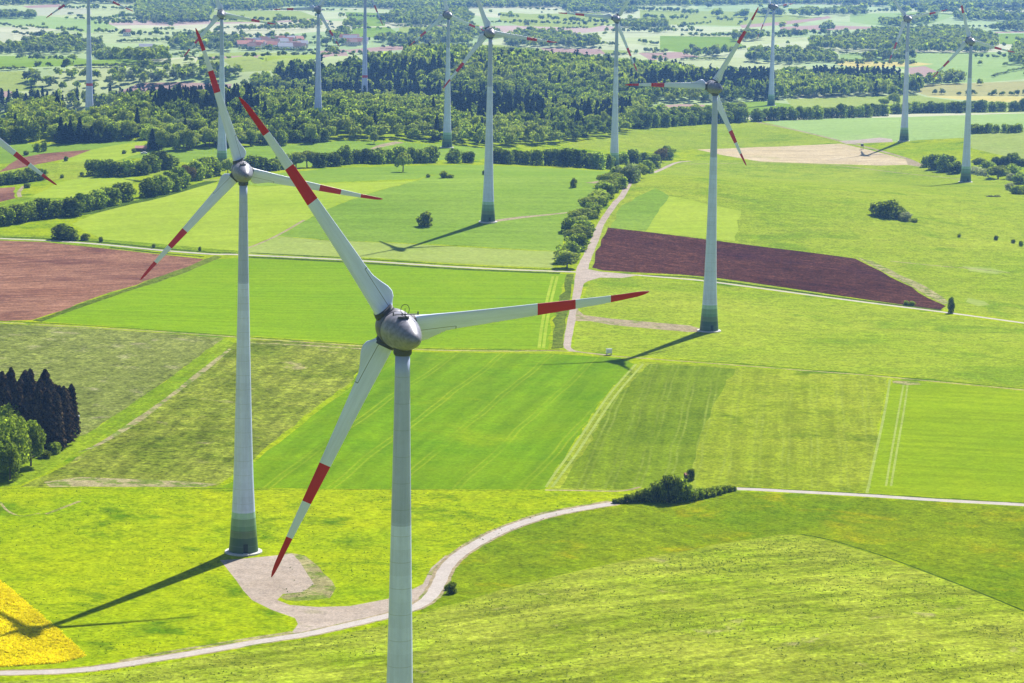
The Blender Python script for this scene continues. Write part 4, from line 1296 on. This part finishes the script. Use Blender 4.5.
CONE = [  # stands of conifers
    [(-60, 104), (30, 104), (70, 110), (60, 120), (20, 112), (-60, 113)],
    [(110, 103), (170, 103), (300, 98), (345, 96), (440, 97), (470, 104), (430, 108), (345, 107), (300, 108), (240, 112), (170, 116), (120, 113)],
    [(355, 78), (400, 76), (420, 82), (412, 92), (380, 94), (354, 90)],
    [(408, 74), (452, 72), (458, 80), (430, 84), (410, 83)],
    [(445, 112), (500, 108), (540, 112), (545, 124), (500, 130), (470, 132), (448, 124)],
    [(630, 88), (665, 84), (690, 88), (686, 97), (640, 98)], [(688, 84), (770, 82), (775, 92), (740, 96), (690, 94)], [(812, 80), (905, 82), (900, 86), (820, 86)],
    [(275, 82), (318, 80), (322, 90), (280, 94)], [(560, 122), (620, 114), (632, 118), (625, 130), (600, 130)], [(150, 108), (260, 102), (260, 122), (150, 120)],
]
PATCH = [  # far copses and hedges as pixel areas: (polygon, tree height)
    [(-40, 50), (0, 50), (15, 48), (50, 42), (100, 46), (108, 52), (60, 55), (0, 55), (-40, 56)],
    [(95, 57), (125, 58), (165, 60), (165, 63), (120, 62), (95, 60)], [(25, 80), (45, 78), (48, 88), (32, 88)], [(48, 77), (70, 76), (92, 77), (130, 75), (170, 69), (170, 73), (130, 79), (90, 80), (50, 79)],
    [(50, 88), (80, 88), (105, 84), (130, 81), (170, 78), (170, 84), (120, 86), (100, 90), (60, 91)], [(135, 8), (170, 4), (215, 8), (205, 22), (170, 24), (140, 22)], [(215, 4), (300, 3), (272, 10), (240, 11), (215, 10)],
    [(170, 50), (172, 42), (205, 38), (228, 42), (230, 52)], [(170, 84), (174, 74), (230, 71), (240, 77), (220, 82)], [(380, 22), (400, 14), (430, 12), (470, 14), (472, 24), (440, 26), (400, 26)],
    [(372, 41), (400, 39), (440, 41), (470, 41), (470, 45), (400, 46)], [(505, 40), (530, 34), (560, 37), (596, 43), (600, 49), (540, 48), (508, 48)], [(-60, 3), (100, 2), (300, 1), (512, 1), (700, 1), (800, 1), (1080, 0), (1080, 4), (850, 5), (700, 6), (512, 8), (400, 10), (300, 6), (100, 4), (-60, 6)],
    [(745, 62), (750, 54), (790, 54), (832, 57), (836, 62), (790, 65)], [(810, 50), (812, 44), (850, 40), (880, 34), (960, 33), (995, 39), (996, 47), (985, 54), (905, 53), (850, 51)], [(860, 60), (880, 58), (915, 57), (915, 61), (870, 62)],
    [(955, 17), (1024, 18), (1060, 18), (1060, 22), (1015, 22), (955, 20)], [(984, 31), (1024, 26), (1060, 24), (1060, 31), (1024, 32)], [(1010, 65), (1014, 50), (1060, 48), (1060, 65)], [(620, 25), (665, 26), (668, 29), (620, 28)],
    [(685, 56), (725, 54), (725, 57), (690, 58)], [(-40, 16), (35, 17), (35, 19), (-40, 19)], [(300, 26), (312, 23), (320, 27), (300, 29)], [(215, 44), (243, 42), (246, 47), (220, 48)], [(325, 38), (345, 33), (352, 38), (335, 42)],
    [(400, 36), (440, 34), (500, 34), (505, 38), (430, 40)], [(735, 38), (762, 37), (762, 41), (735, 41)], [(820, 30), (830, 28), (832, 31), (822, 32)], [(822, 14), (850, 10), (852, 14), (826, 15)],
    [(915, 83), (945, 80), (968, 81), (968, 84), (920, 87)], [(880, 24), (935, 19), (938, 22), (890, 27)], [(560, 8), (620, 9), (640, 14), (570, 13)], [(345, 26), (362, 24), (364, 27), (346, 28)], [(448, 30), (472, 29), (472, 33), (452, 34)],
]
LINES = [([(0, 25), (16, 28), (28, 31)], 4), ([(27, 27), (48, 30)], 4), ([(58, 30), (85, 33)], 5), ([(14, 34), (40, 37), (75, 39)], 4), ([(-20, 72), (25, 69)], 4), ([(76, 67), (100, 67), (168, 66)], 4), ([(96, 33), (118, 33)], 5), ([(118, 43), (170, 41)], 4),
         ([(155, 31), (175, 30)], 4), ([(238, 31), (285, 30), (312, 29)], 6), ([(275, 22), (298, 21)], 6), ([(398, 27), (430, 28)], 3), ([(683, 15), (698, 14)], 6), ([(718, 21), (735, 21)], 5), ([(680, 27), (712, 23)], 3), ([(702, 37), (735, 36)], 4),
         ([(776, 37), (806, 37)], 7), ([(683, 60), (724, 60)], 2.2), ([(993, 77), (1010, 72), (1030, 69)], 3), ([(645, 52), (668, 53)], 5), ([(600, 45), (618, 46)], 4), ([(650, 33), (668, 31)], 5), ([(525, 23), (537, 24)], 4), ([(320, 47), (338, 50)], 4),
         ([(125, 17), (132, 17)], 4), ([(500, 17), (520, 18)], 4), ([(870, 8), (850, 12)], 5), ([(620, 10), (680, 12)], 5), ([(60, 9), (100, 9)], 4), ([(940, 8), (1024, 11)], 4), ([(840, 54), (900, 57)], 3), ([(560, 30), (590, 28)], 3), ([(170, 57), (200, 53)], 4),
         ([(340, 17), (380, 18)], 4), ([(240, 50), (310, 52)], 4), ([(785, 62), (840, 63), (870, 63)], 5), ([(730, 92 - 42), (745, 49)], 4), ([(640, 43), (660, 45)], 4)]
SOLO = [(38, 69, 8, 9), (49, 68, 6, 7), (67, 70.5, 12, 12), (272, 38.5, 8, 9), (245, 61, 6, 8), (124, 36, 7, 7), (133, 37, 6, 6), (140, 37, 7, 7), (107, 26, 6, 6), (587, 18, 4, 4), (573, 20.5, 3, 3), (540, 19, 4, 4), (664, 27.5, 5, 5), (657, 33, 3, 8), (645, 44, 5, 6),
        (820, 17, 8, 10), (894, 12, 7, 8), (998, 9, 6, 6), (1010, 9, 5, 5), (955, 14, 4, 4), (999, 56, 5, 5), (1005, 66, 4, 7), (72, 60, 6, 10), (80, 17, 3, 7), (71, 15, 3, 7), (96, 8, 4, 9), (122, 16, 5, 9), (250, 43, 4, 4), (660, 64, 9, 6), (666, 63, 6, 5), (1013, 64, 9, 9),
        (893, 97, 10, 12), (635, 65, 5, 6), (600, 50, 4, 4), (655, 60, 5, 8)]
trees = []   # (kind, x, y, h, r, leaf)
holes = [gps(h) for h in HOLES]; cones = [gps(c) for c in CONE]
for wpg in WOOD:
    P = sample_poly(gps(wpg), 9.6)
    keep = np.ones(len(P), bool)
    for h in holes: keep &= ~inpoly(P, h)
    P = P[keep]
    ic = np.zeros(len(P), bool)
    for c in cones: ic |= inpoly(P, c)
    for (x, y), c in zip(P, ic):
        sv = math.sin(x / 70 + 1) * math.sin(y / 60) + .5 * math.sin(x / 31 + y / 45)
        if c and random.random() < .8 or (not c and random.random() < .02 + (.08 if sv < -.7 else 0)):
            trees.append(('con', x, y, random.uniform(14, 20), random.uniform(3.0, 4.2), 'conifer'))
        else:
            lf = 'light' if sv + random.uniform(-.8, .8) > .1 else ('dark' if sv + random.uniform(-.6, .6) < -.5 else 'mid')
            if random.random() < .02: lf = 'grey'
            trees.append(('b', x, y, random.uniform(9, 17), random.uniform(4.4, 7.2), lf))
for pp in PATCH:
    for (x, y) in sample_poly(gps(pp), 12.5):
        hh = random.uniform(8, 15)
        trees.append(('b', x, y, hh, hh * random.uniform(.42, .58), random.choice(['mid', 'grey', 'light', 'light', 'grey'])))  # far crowns get mostly paler leaves, brightening them as haze would
for pl, hp in LINES:
    for q in along(pl, 3.4):
        x, y = gp(*q)
        hh = hp / ppm(y) * random.uniform(.7, 1.1)
        trees.append(('b', x, y, hh, max(hh * .5, 3.5) * random.uniform(.8, 1.2), random.choice(['mid', 'light', 'grey'])))
for (a, b_, hp, wp) in SOLO:
    x, y = gp(a, b_)
    trees.append(('b', x, y, hp / ppm(y), wp / ppm(y) / 2, 'dark'))
# scattered bushes over the far valley
for _ in range(210):
    y = random.uniform(2900, 6800); x = random.uniform(-.22, .22) * y
    hh = random.uniform(4, 11)
    trees.append(('b', x, y, hh, hh * .6, random.choice(['mid', 'light', 'grey'])))
# hedgerows between the far fields
for _ in range(64):
    y0 = random.uniform(2750, 6000); x0 = random.uniform(-.2, .2) * y0
    L = random.uniform(60, 330); an = random.gauss(0, .28) if random.random() < .8 else random.gauss(1.4, .3)
    hh0 = random.uniform(3.5, 8)
    for k in range(int(L / 8)):
        if random.random() < .12: continue
        hh = hh0 * random.uniform(.7, 1.5)
        trees.append(('b', x0 + math.cos(an) * k * 8 + random.gauss(0, 2), y0 + math.sin(an) * k * 8 + random.gauss(0, 2), hh, max(hh * .6, 3.6), random.choice(['mid', 'dark', 'grey'])))
# woods beyond the frame and on the horizon hills
for _ in range(36):
    cy = random.uniform(5200, 9000); cx = random.uniform(-.3, .3) * cy
    for _k in range(45):
        trees.append(('b', cx + random.gauss(0, 170), cy + random.gauss(0, 40), random.uniform(12, 18), random.uniform(9, 14), random.choice(['mid', 'grey', 'light'])))
trees.sort(key=lambda t: t[1] ** 2 + t[2] ** 2)
n_ind = {'b': 120, 'con': 230}
rest = {'b': [], 'con': []}
cnt = {'b': 0, 'con': 0}
lname = {'light': 'light green', 'mid': 'green', 'dark': 'dark green', 'grey': 'grey green', 'conifer': 'dark'}
for tr in trees:
    k, x, y, h, r, lf = tr
    inv = abs(x) < .195 * y
    if cnt[k] < n_ind[k] and inv and y < 2600:
        cnt[k] += 1
        if k == 'con':
            plant('con', x, y, h, r, 'dark pointed conifer standing among the trees of the big wood', 'conifers of the big wood')
        else:
            plant(lf, x, y, h, r, '%s rounded tree along the near edge of the big wood' % lname[lf], '%s trees along the near edge of the big wood' % lname[lf])
    else:
        rest[k].append(tr)


def merged(name, lst, label, cat):
    Vs, Fs, Ms = [], [], []
    order = ['mid', 'dark', 'light', 'grey', 'conifer']
    base = {}
    off = 0
    # unit crowns
    def unit(kind, nq, size):
        out = []
        for i in range(6):
            if kind == 'con': P, nn = crown_conifer(1.0 * 20, 3.6, nq)
            else: P, nn = crown_broad(14, 6, nq, size, lobes=8, base=.12)
            vv, _ = leaf_quads(P, nn, size)
            out.append(vv / (np.array([3.6, 3.6, 20]) if kind == 'con' else np.array([6, 6, 14])))
        return out
    U = {('con', 0): unit('con', 200, 2.1), ('b', 0): unit('b', 300, 1.9), ('con', 1): unit('con', 60, 3.4), ('b', 1): unit('b', 90, 3.6), ('con', 2): unit('con', 30, 5), ('b', 2): unit('b', 40, 5.5)}
    for (k, x, y, h, r, lf) in lst:
        lod = 0 if y < 2700 else (1 if y < 4600 else 2)
        u = U[(k, lod)][random.randrange(6)]
        a = random.random() * 6.28; ca, sa = math.cos(a), math.sin(a)
        v = np.empty_like(u)
        v[:, 0] = (u[:, 0] * ca - u[:, 1] * sa) * r; v[:, 1] = (u[:, 0] * sa + u[:, 1] * ca) * r; v[:, 2] = u[:, 2] * h
        v += np.array([x, y, zt[(x, y)] if (x, y) in zt else 0])
        Vs.append(v); Ms.append(np.full(len(v) // 4, order.index(lf)))
    Vv = np.concatenate(Vs); n = len(Vv) // 4
    me = mesh_np(name, Vv, np.arange(4 * n).reshape(n, 4), [LEAF[q] for q in order], 4, np.concatenate(Ms))
    o = obj(name, me)
    tag(o, label, cat, None, 'stuff')
    print(name, len(lst), 'trees', n, 'quads')


zt = {}
for k in rest:
    arr = np.array([(t[1], t[2]) for t in rest[k]])
    zz = terr(arr[:, 0], arr[:, 1])
    for t, z_ in zip(rest[k], zz): zt[(t[1], t[2])] = z_
merged('broadleaf_woodland', rest['b'], 'broadleaved woods, copses and hedges filling the far valley', 'woodland')
merged('conifer_woodland', rest['con'], 'dark stands of conifers within the big wood', 'woodland')

# ------------------------------------------------------------------ village
M_WALL = [plain_mat('plaster_white', (.82, .80, .77), .9), plain_mat('plaster_cream', (.58, .52, .42), .9)]
M_ROOF = [plain_mat('roof_tile_red', (.52, .20, .13), .8), plain_mat('roof_tile_brown', (.34, .19, .14), .8), plain_mat('roof_tile_grey', (.40, .39, .42), .8)]
M_PANE = plain_mat('window_glass', (.03, .04, .05), .2)
wallc = ['white', 'cream']; roofc = ['red', 'brown', 'grey']


def house_mesh(L, Wd, hw, hr):
    mb = MB()
    rings = [[(-L / 2, -Wd / 2, -1), (L / 2, -Wd / 2, -1), (L / 2, Wd / 2, -1), (-L / 2, Wd / 2, -1)], [(-L / 2, -Wd / 2, hw), (L / 2, -Wd / 2, hw), (L / 2, Wd / 2, hw), (-L / 2, Wd / 2, hw)]]
    mb.quad_ring(rings)
    b = len(mb.v); mb.v += [(-L / 2, 0, hw + hr), (L / 2, 0, hw + hr)]
    mb.f += [(b - 4 + 0, b, b - 4 + 3), (b - 4 + 1, b - 4 + 2, b + 1)]
    w = mb
    rf = MB(); o = .5; e = hr / (Wd / 2) * o
    for sgn in (-1, 1):
        p = [(-L / 2 - o, sgn * (Wd / 2 + o), hw - e), (L / 2 + o, sgn * (Wd / 2 + o), hw - e), (L / 2 + o, 0, hw + hr + .02), (-L / 2 - o, 0, hw + hr + .02)]
        t_ = [(x, y_, z + .25) for x, y_, z in p]
        bb = len(rf.v); rf.v += p + t_
        for q in ((0, 1, 2, 3), (4, 5, 6, 7), (0, 1, 5, 4), (1, 2, 6, 5), (2, 3, 7, 6), (3, 0, 4, 7)): rf.f.append(tuple(bb + i for i in q))
    wn = MB()
    for xx in (-.3, 0, .3):
        for sgn in (-1, 1):
            wn.box((xx * L, sgn * (Wd / 2 + .02), hw * .6), (1.1, .08, 1.3))
    return w, rf, wn


HM = [house_mesh(14, 10, 5.5, 4.2), house_mesh(20, 11, 5, 4.5), house_mesh(11, 9, 6, 4)]


def house(px, py, k, wc, rc, lb, rz, grp='houses of the far village'):
    x, y = gp(px, py)
    T = thing('village_house', lb, 'house', (x, y, tz(x, y)), rz, grp)
    w, r_, wn = HM[k]
    a = w.build('wall', M_WALL[wc], T); r_.build('roof', M_ROOF[rc], T); wn.build('window', M_PANE, T)


vr = random.Random(5)
cells = {}
for i in range(30):
    px_ = 244 + 60 * ((i * .618) % 1); py_ = 42 + 8.5 * vr.random()
    wc, rc, k = vr.randrange(2), vr.choice([0, 0, 1, 2]), vr.randrange(3)
    sz = ['mid-sized', 'long', 'small'][k]
    house(px_, py_, k, wc, rc, '%s %s house with %s roof in the far village' % (sz, wallc[wc], roofc[rc]), vr.uniform(-.6, .6), '%s %s houses with %s roofs in the village' % (sz, wallc[wc], roofc[rc]))
for i, (px_, py_) in enumerate([(345, 41), (350, 42), (355, 41), (358, 45), (361, 44), (353, 46), (347, 45)]):
    house(px_, py_, [0, 1, 2][i % 3], i % 2, [0, 2, 1][i % 3], '%s house with %s roof in the outlying hamlet right of the village, %s from left' % (wallc[i % 2], roofc[[0, 2, 1][i % 3]], ORD[i] if i else 'first'), .3 * (i % 3) - .3)
house(147, 51, 1, 0, 2, 'long white building alone among the far trees at upper left', .2, None)
house(127, 36, 2, 0, 0, 'small white farmhouse between two trees in the far valley', .2, None)

# ------------------------------------------------------------------ small things in the fields
M_WOOD = plain_mat('weathered_wood', (.10, .075, .055), .85, 0, .3, 3)
M_WHITE = plain_mat('white_sheet_metal', (.75, .75, .74), .5)
M_PINK = plain_mat('faded_clay_tiles', (.48, .22, .16), .8)
M_GREY = plain_mat('grey_metal', (.25, .26, .27), .5)


def high_seat(px, py, label, hgt=4.6):
    x, y = gp(px, py)
    T = thing('hunting_hide', label, 'hunting hide', (x, y, tz(x, y)), .3)
    for sx in (-.7, .7):
        for sy in (-.7, .7):
            l_ = MB(); l_.tube((sx * 1.25, sy * 1.25, -.3), (sx, sy, hgt - 1.6), .09); l_.build('leg', M_WOOD, T)
    c = MB(); c.box((0, 0, hgt - .7), (1.7, 1.7, 1.8)); c.build('cabin', M_WOOD, T)
    c = MB(); c.box((0, 0, hgt + .27), (2.1, 2.1, .12)); c.build('roof', M_GREY, T)
    c = MB(); c.box((0, -.87, hgt - .4), (1.1, .05, .45)); c.build('window', M_DARK, T)
    c = MB()
    for sx in (-.25, .25): c.tube((sx + .9, -.3, 0), (sx + .9, -.2, hgt - 1.6), .04)
    for k in range(8): c.tube((.65, -.3, .3 + k * .33), (1.15, -.3, .3 + k * .33), .03)
    c.build('ladder', M_WOOD, T)


high_seat(76.5, 432, 'dark wooden hunting hide on legs beside the conifer clump', 4.9)
high_seat(862, 149.5, 'small dark hunting hide beside the shadow on the stubble field', 4.2)

x, y = gp(609, 355)
T = thing('utility_cabinet', 'small white utility cabinet beside the thin lane below the crossing', 'utility cabinet', (x, y, tz(x, y)), .2)
c = MB(); c.box((0, 0, 1.5), (2.1, 1.3, 1.5)); c.build('body', M_WHITE, T)
c = MB(); c.box((0, 0, 2.32), (2.4, 1.6, .12)); c.build('roof', M_GREY, T)
for sx in (-.85, .85):
    for sy in (-.45, .45):
        c = MB(); c.box((sx, sy, .3), (.16, .16, .95)); c.build('leg', M_GREY, T)

x, y = gp(686, 478)
T = thing('field_shed', 'tiny shed with a pink tiled roof behind the foreground bushes', 'shed', (x, y, tz(x, y)), .5)
T.scale = (.5, .5, .55)
w = MB(); w.box((0, 0, .9), (2.0, 1.8, 2.2)); w.build('wall', M_WOOD, T)
rf = MB()
for sgn in (-1, 1):
    p = [(-1.3, sgn * 1.25, 1.8), (1.3, sgn * 1.25, 1.8), (1.3, 0, 2.9), (-1.3, 0, 2.9)]
    b = len(rf.v); rf.v += p + [(q[0], q[1], q[2] + .12) for q in p]
    for q in ((0, 1, 2, 3), (4, 5, 6, 7), (0, 1, 5, 4), (1, 2, 6, 5), (2, 3, 7, 6), (3, 0, 4, 7)): rf.f.append(tuple(b + i for i in q))
rf.build('roof', M_PINK, T)

# white car parked at the wood edge
x, y = gp(144, 154)
T = thing('parked_car', 'white parked car on the grass at the edge of the wood', 'car', (x, y, tz(x, y)), .15)
prof = [(-2.2, .35), (-2.25, .75), (-2.1, .95), (-1.2, 1.02), (-.6, 1.48), (.9, 1.5), (1.7, 1.0), (2.15, .92), (2.25, .6), (2.2, .35)]
c = MB(); c.quad_ring([[(px_, sy, pz) for px_, pz in prof] for sy in (-.88, .88)], True, True, True); c.build('body', M_WHITE, T)
c = MB(); c.box((.12, 0, 1.25), (1.7, 1.79, .32)); c.build('window', M_PANE, T)
for sx in (-1.35, 1.35):
    for sy in (-.86, .86):
        c = MB(); c.lathe([(-.1, .33), (.1, .33)], 16, M=Matrix.Translation((sx, sy, .33)) @ Matrix.Rotation(R_(90), 4, 'X')); c.build('wheel', M_DARK, T)

# hut by the car, sign board in the hedge gap, fallen log, fence by the rounded trees
x, y = gp(141, 151)
T = thing('wood_hut', 'low brown hut at the edge of the wood behind the white car', 'hut', (x, y, tz(x, y)), .1)
w, r_, wn = house_mesh(7, 4, 2.2, 1.2); w.build('wall', M_WOOD, T); r_.build('roof', M_PINK, T)
x, y = gp(752, 118)
T = thing('white_trailer', 'white trailer standing in the gap of the far hedge', 'trailer', (x, y, tz(x, y)), .1)
c = MB(); c.box((0, 0, 1.9), (5, 2.3, 2.3)); c.build('body', M_WHITE, T)
for sy in (-1.1, 1.1):
    c = MB(); c.lathe([(-.12, .45), (.12, .45)], 16, M=Matrix.Translation((.2, sy, .42)) @ Matrix.Rotation(R_(90), 4, 'X')); c.build('wheel', M_DARK, T)
x, y = gp(994, 197)
T = thing('fallen_log', 'dark fallen branches lying on the right hand meadow', 'branch', (x, y, tz(x, y)), .1)
c = MB(); rr = random.Random(3)
for k in range(26):
    a0 = Vector((rr.uniform(-4.5, 4.5), rr.uniform(-.8, .8), rr.uniform(.1, .5)))
    c.tube(a0, a0 + Vector((rr.uniform(-2.5, 2.5), rr.uniform(-1, 1), rr.uniform(.2, 1.4))), .16, .04, 6)
c.build('branch', M_WOOD, T)
c = MB(); c.tube((-5, 0, .3), (4.5, .4, .4), .35, .2, 10); c.build('trunk', M_WOOD, T)
F0 = gps([(24, 464), (31, 460), (39, 456)])
T = thing('wooden_fence', 'short wooden fence on the grass beside the rounded trees', 'fence', (F0[0][0], F0[0][1], tz(*F0[0])), 0)
for i, p in enumerate(F0):
    dx, dy = p[0] - F0[0][0], p[1] - F0[0][1]; dz = tz(*p) - tz(*F0[0])
    c = MB(); c.tube((dx, dy, dz - .3), (dx, dy, dz + 2.0), .13); c.build('post', M_WOOD, T)
    if i:
        for hz in (.8, 1.6):
            c = MB(); c.tube((lx, ly, lz + hz), (dx, dy, dz + hz), .06); c.build('rail', M_WOOD, T)
    lx, ly, lz = dx, dy, dz

# ------------------------------------------------------------------ weeds and flowers, real tufts
def scatter_tufts(name, pg_px, n, leaf, hmin, hmax, label, cat, nq=7, gate=None, wide=1.0):
    pg = np.array(gps(pg_px)); mn, mx = pg.min(0), pg.max(0)
    P = np.stack([rng.uniform(mn[0], mx[0], n * 3), rng.uniform(mn[1], mx[1], n * 3)], 1)
    P = P[inpoly(P, pg)]
    if gate is not None:
        P = P[gate(P)]
    P = P[:n]
    z = terr(P[:, 0], P[:, 1])
    m = len(P)
    hh = rng.uniform(hmin, hmax, m)
    C = np.repeat(np.column_stack([P, z]), nq, 0)
    hr = np.repeat(hh, nq)
    C[:, 0] += rng.normal(size=m * nq) * hr * .5 * wide; C[:, 1] += rng.normal(size=m * nq) * hr * .5 * wide; C[:, 2] += rng.random(m * nq) * hr * .9
    nn = rng.normal(size=(m * nq, 3)) * .8; nn[:, 2] += 1.2
    Vv, Fq = leaf_quads(C, nn, 1.0)
    cc = np.repeat(C, 4, 0); Vv = cc + (Vv - cc) * np.repeat(hr, 4)[:, None] * .9
    o = obj(name, mesh_np(name, Vv, Fq, [leaf]))
    tag(o, label, cat, None, 'stuff')


L_WEED = leaf_mat('weed_leaves', (.035, .07, .012), (.08, .13, .025), .3)
L_RAPE = leaf_mat('rapeseed_blossom', (.62, .50, .005), (.80, .66, .01), .3, .1)
L_DRY = leaf_mat('dry_grass_blades', (.25, .26, .08), (.36, .34, .14), .3, .1)
past = [(0, 682), (240, 652), (440, 610), (560, 576), (690, 551), (780, 536), (830, 543), (940, 580), (1030, 616), (1030, 700), (0, 700)]
scatter_tufts('weed_tufts', past, 6500, L_WEED, .06, .26, 'dark weed tufts dotted over the rough foreground pasture', 'weeds',
              gate=lambda P: (np.sin(P[:, 0] / 13 + 1) * np.sin(P[:, 1] / 11) + .6 * np.sin(P[:, 0] / 5 + P[:, 1] / 7) + rng.normal(size=len(P)) * .6) > .2)
scatter_tufts('grass_tufts', past, 12000, L_DRY, .06, .2, 'pale grass tufts over the rough foreground pasture', 'grass', nq=4)
scatter_tufts('dark_grass_tufts', [(462, 603), (560, 576), (690, 551), (780, 536), (830, 541), (940, 577), (1030, 612), (1030, 512), (868, 500), (738, 494), (616, 508), (512, 531), (446, 575)], 3500, L_WEED, .05, .2, 'small dark tufts on the slope meadow under the lane', 'weeds', nq=4)
scatter_tufts('dense_weed_tufts', [(640, 566), (740, 543), (790, 537), (850, 552), (900, 575), (860, 592), (780, 570), (680, 580)], 700, L_WEED, .07, .26, 'dense band of dark weeds along the crest of the pasture', 'weeds')
scatter_tufts('rapeseed_plants', [(-20, 566), (0, 581), (30, 606), (60, 632), (86, 656), (60, 663), (0, 667), (-20, 668)], 11000, L_RAPE, .3, .55, 'yellow rapeseed plants in flower in the corner field', 'rapeseed', nq=6,
              gate=lambda P: (np.sin(P[:, 0] / 2.9 + 2) * np.sin(P[:, 1] / 4.1 + P[:, 0] / 9) + rng.normal(size=len(P)) * .5) > -.35)
scatter_tufts('meadow_tufts', [(0, 490), (540, 492), (600, 500), (440, 560), (400, 600), (300, 600), (230, 560), (200, 650), (90, 655), (0, 580)], 3200, L_WEED, .08, .26, 'small dark tufts in the bright foreground meadow', 'weeds',
              gate=lambda P: (np.sin(P[:, 0] / 9 + 2) * np.sin(P[:, 1] / 14) + rng.normal(size=len(P)) * .5) > .35)

# ------------------------------------------------------------------ haze
hz = MB()
hz.box((0, 500, 60), (51900, 50900, 400))
m, nt = new_mat('haze_air')
b = NB(nt)
vol = b.n('ShaderNodeVolumePrincipled')
vol.inputs['Color'].default_value = (.22, .48, 1.0, 1)
vol.inputs['Density'].default_value = 0.000054
vol.inputs['Anisotropy'].default_value = 0.35
out = b.n('ShaderNodeOutputMaterial'); b.l(vol.outputs[0], out.inputs['Volume'])
hzo = hz.build('haze', m)
tag(hzo, 'thin pale blue haze over the valley', 'haze', None, 'stuff')
zmin = min(v.co.z for o in bpy.data.objects if o.type == 'MESH' and o.get('kind') == 'structure' for v in o.data.vertices)
zmax = max(v.co.z for o in bpy.data.objects if o.type == 'MESH' and o.get('kind') == 'structure' for v in o.data.vertices)
top = max(215.0, zmax + 30)
for v in hzo.data.vertices:
    v.co.z = top if v.co.z > 0 else zmin - 3
print('terrain z', zmin, zmax)

# ------------------------------------------------------------------ light
AZ, EL = 25.0, 46.0
w = bpy.data.worlds.new('World'); scene.world = w; w.use_nodes = True
nt = w.node_tree; nt.nodes.clear(); b = NB(nt)
sky = b.n('ShaderNodeTexSky', sky_type='NISHITA'); sky.sun_disc = False
sky.sun_elevation = R_(EL); sky.sun_rotation = R_(AZ); sky.altitude = 300; sky.dust_density = .6
bg = b.n('ShaderNodeBackground'); bg.inputs[1].default_value = .066
b.l(sky.outputs[0], bg.inputs[0])
out = b.n('ShaderNodeOutputWorld'); b.l(bg.outputs[0], out.inputs[0])
sd = bpy.data.lights.new('sun', 'SUN'); so = bpy.data.objects.new('sun', sd); COL.objects.link(so)
sd.energy = 5.0; sd.angle = R_(.53); sd.color = (1, .96, .89)
s_dir = Vector((math.sin(R_(AZ)) * math.cos(R_(EL)), math.cos(R_(AZ)) * math.cos(R_(EL)), math.sin(R_(EL))))
so.rotation_euler = s_dir.to_track_quat('Z', 'Y').to_euler()
scene.view_settings.view_transform = 'Standard'
scene.view_settings.look = 'None'
scene.view_settings.exposure = 0.97
scene.view_settings.gamma = 1
scene.view_settings.use_curve_mapping = False
scene.cycles.volume_bounces = 0
scene.cycles.max_bounces = 6
scene.cycles.diffuse_bounces = 2
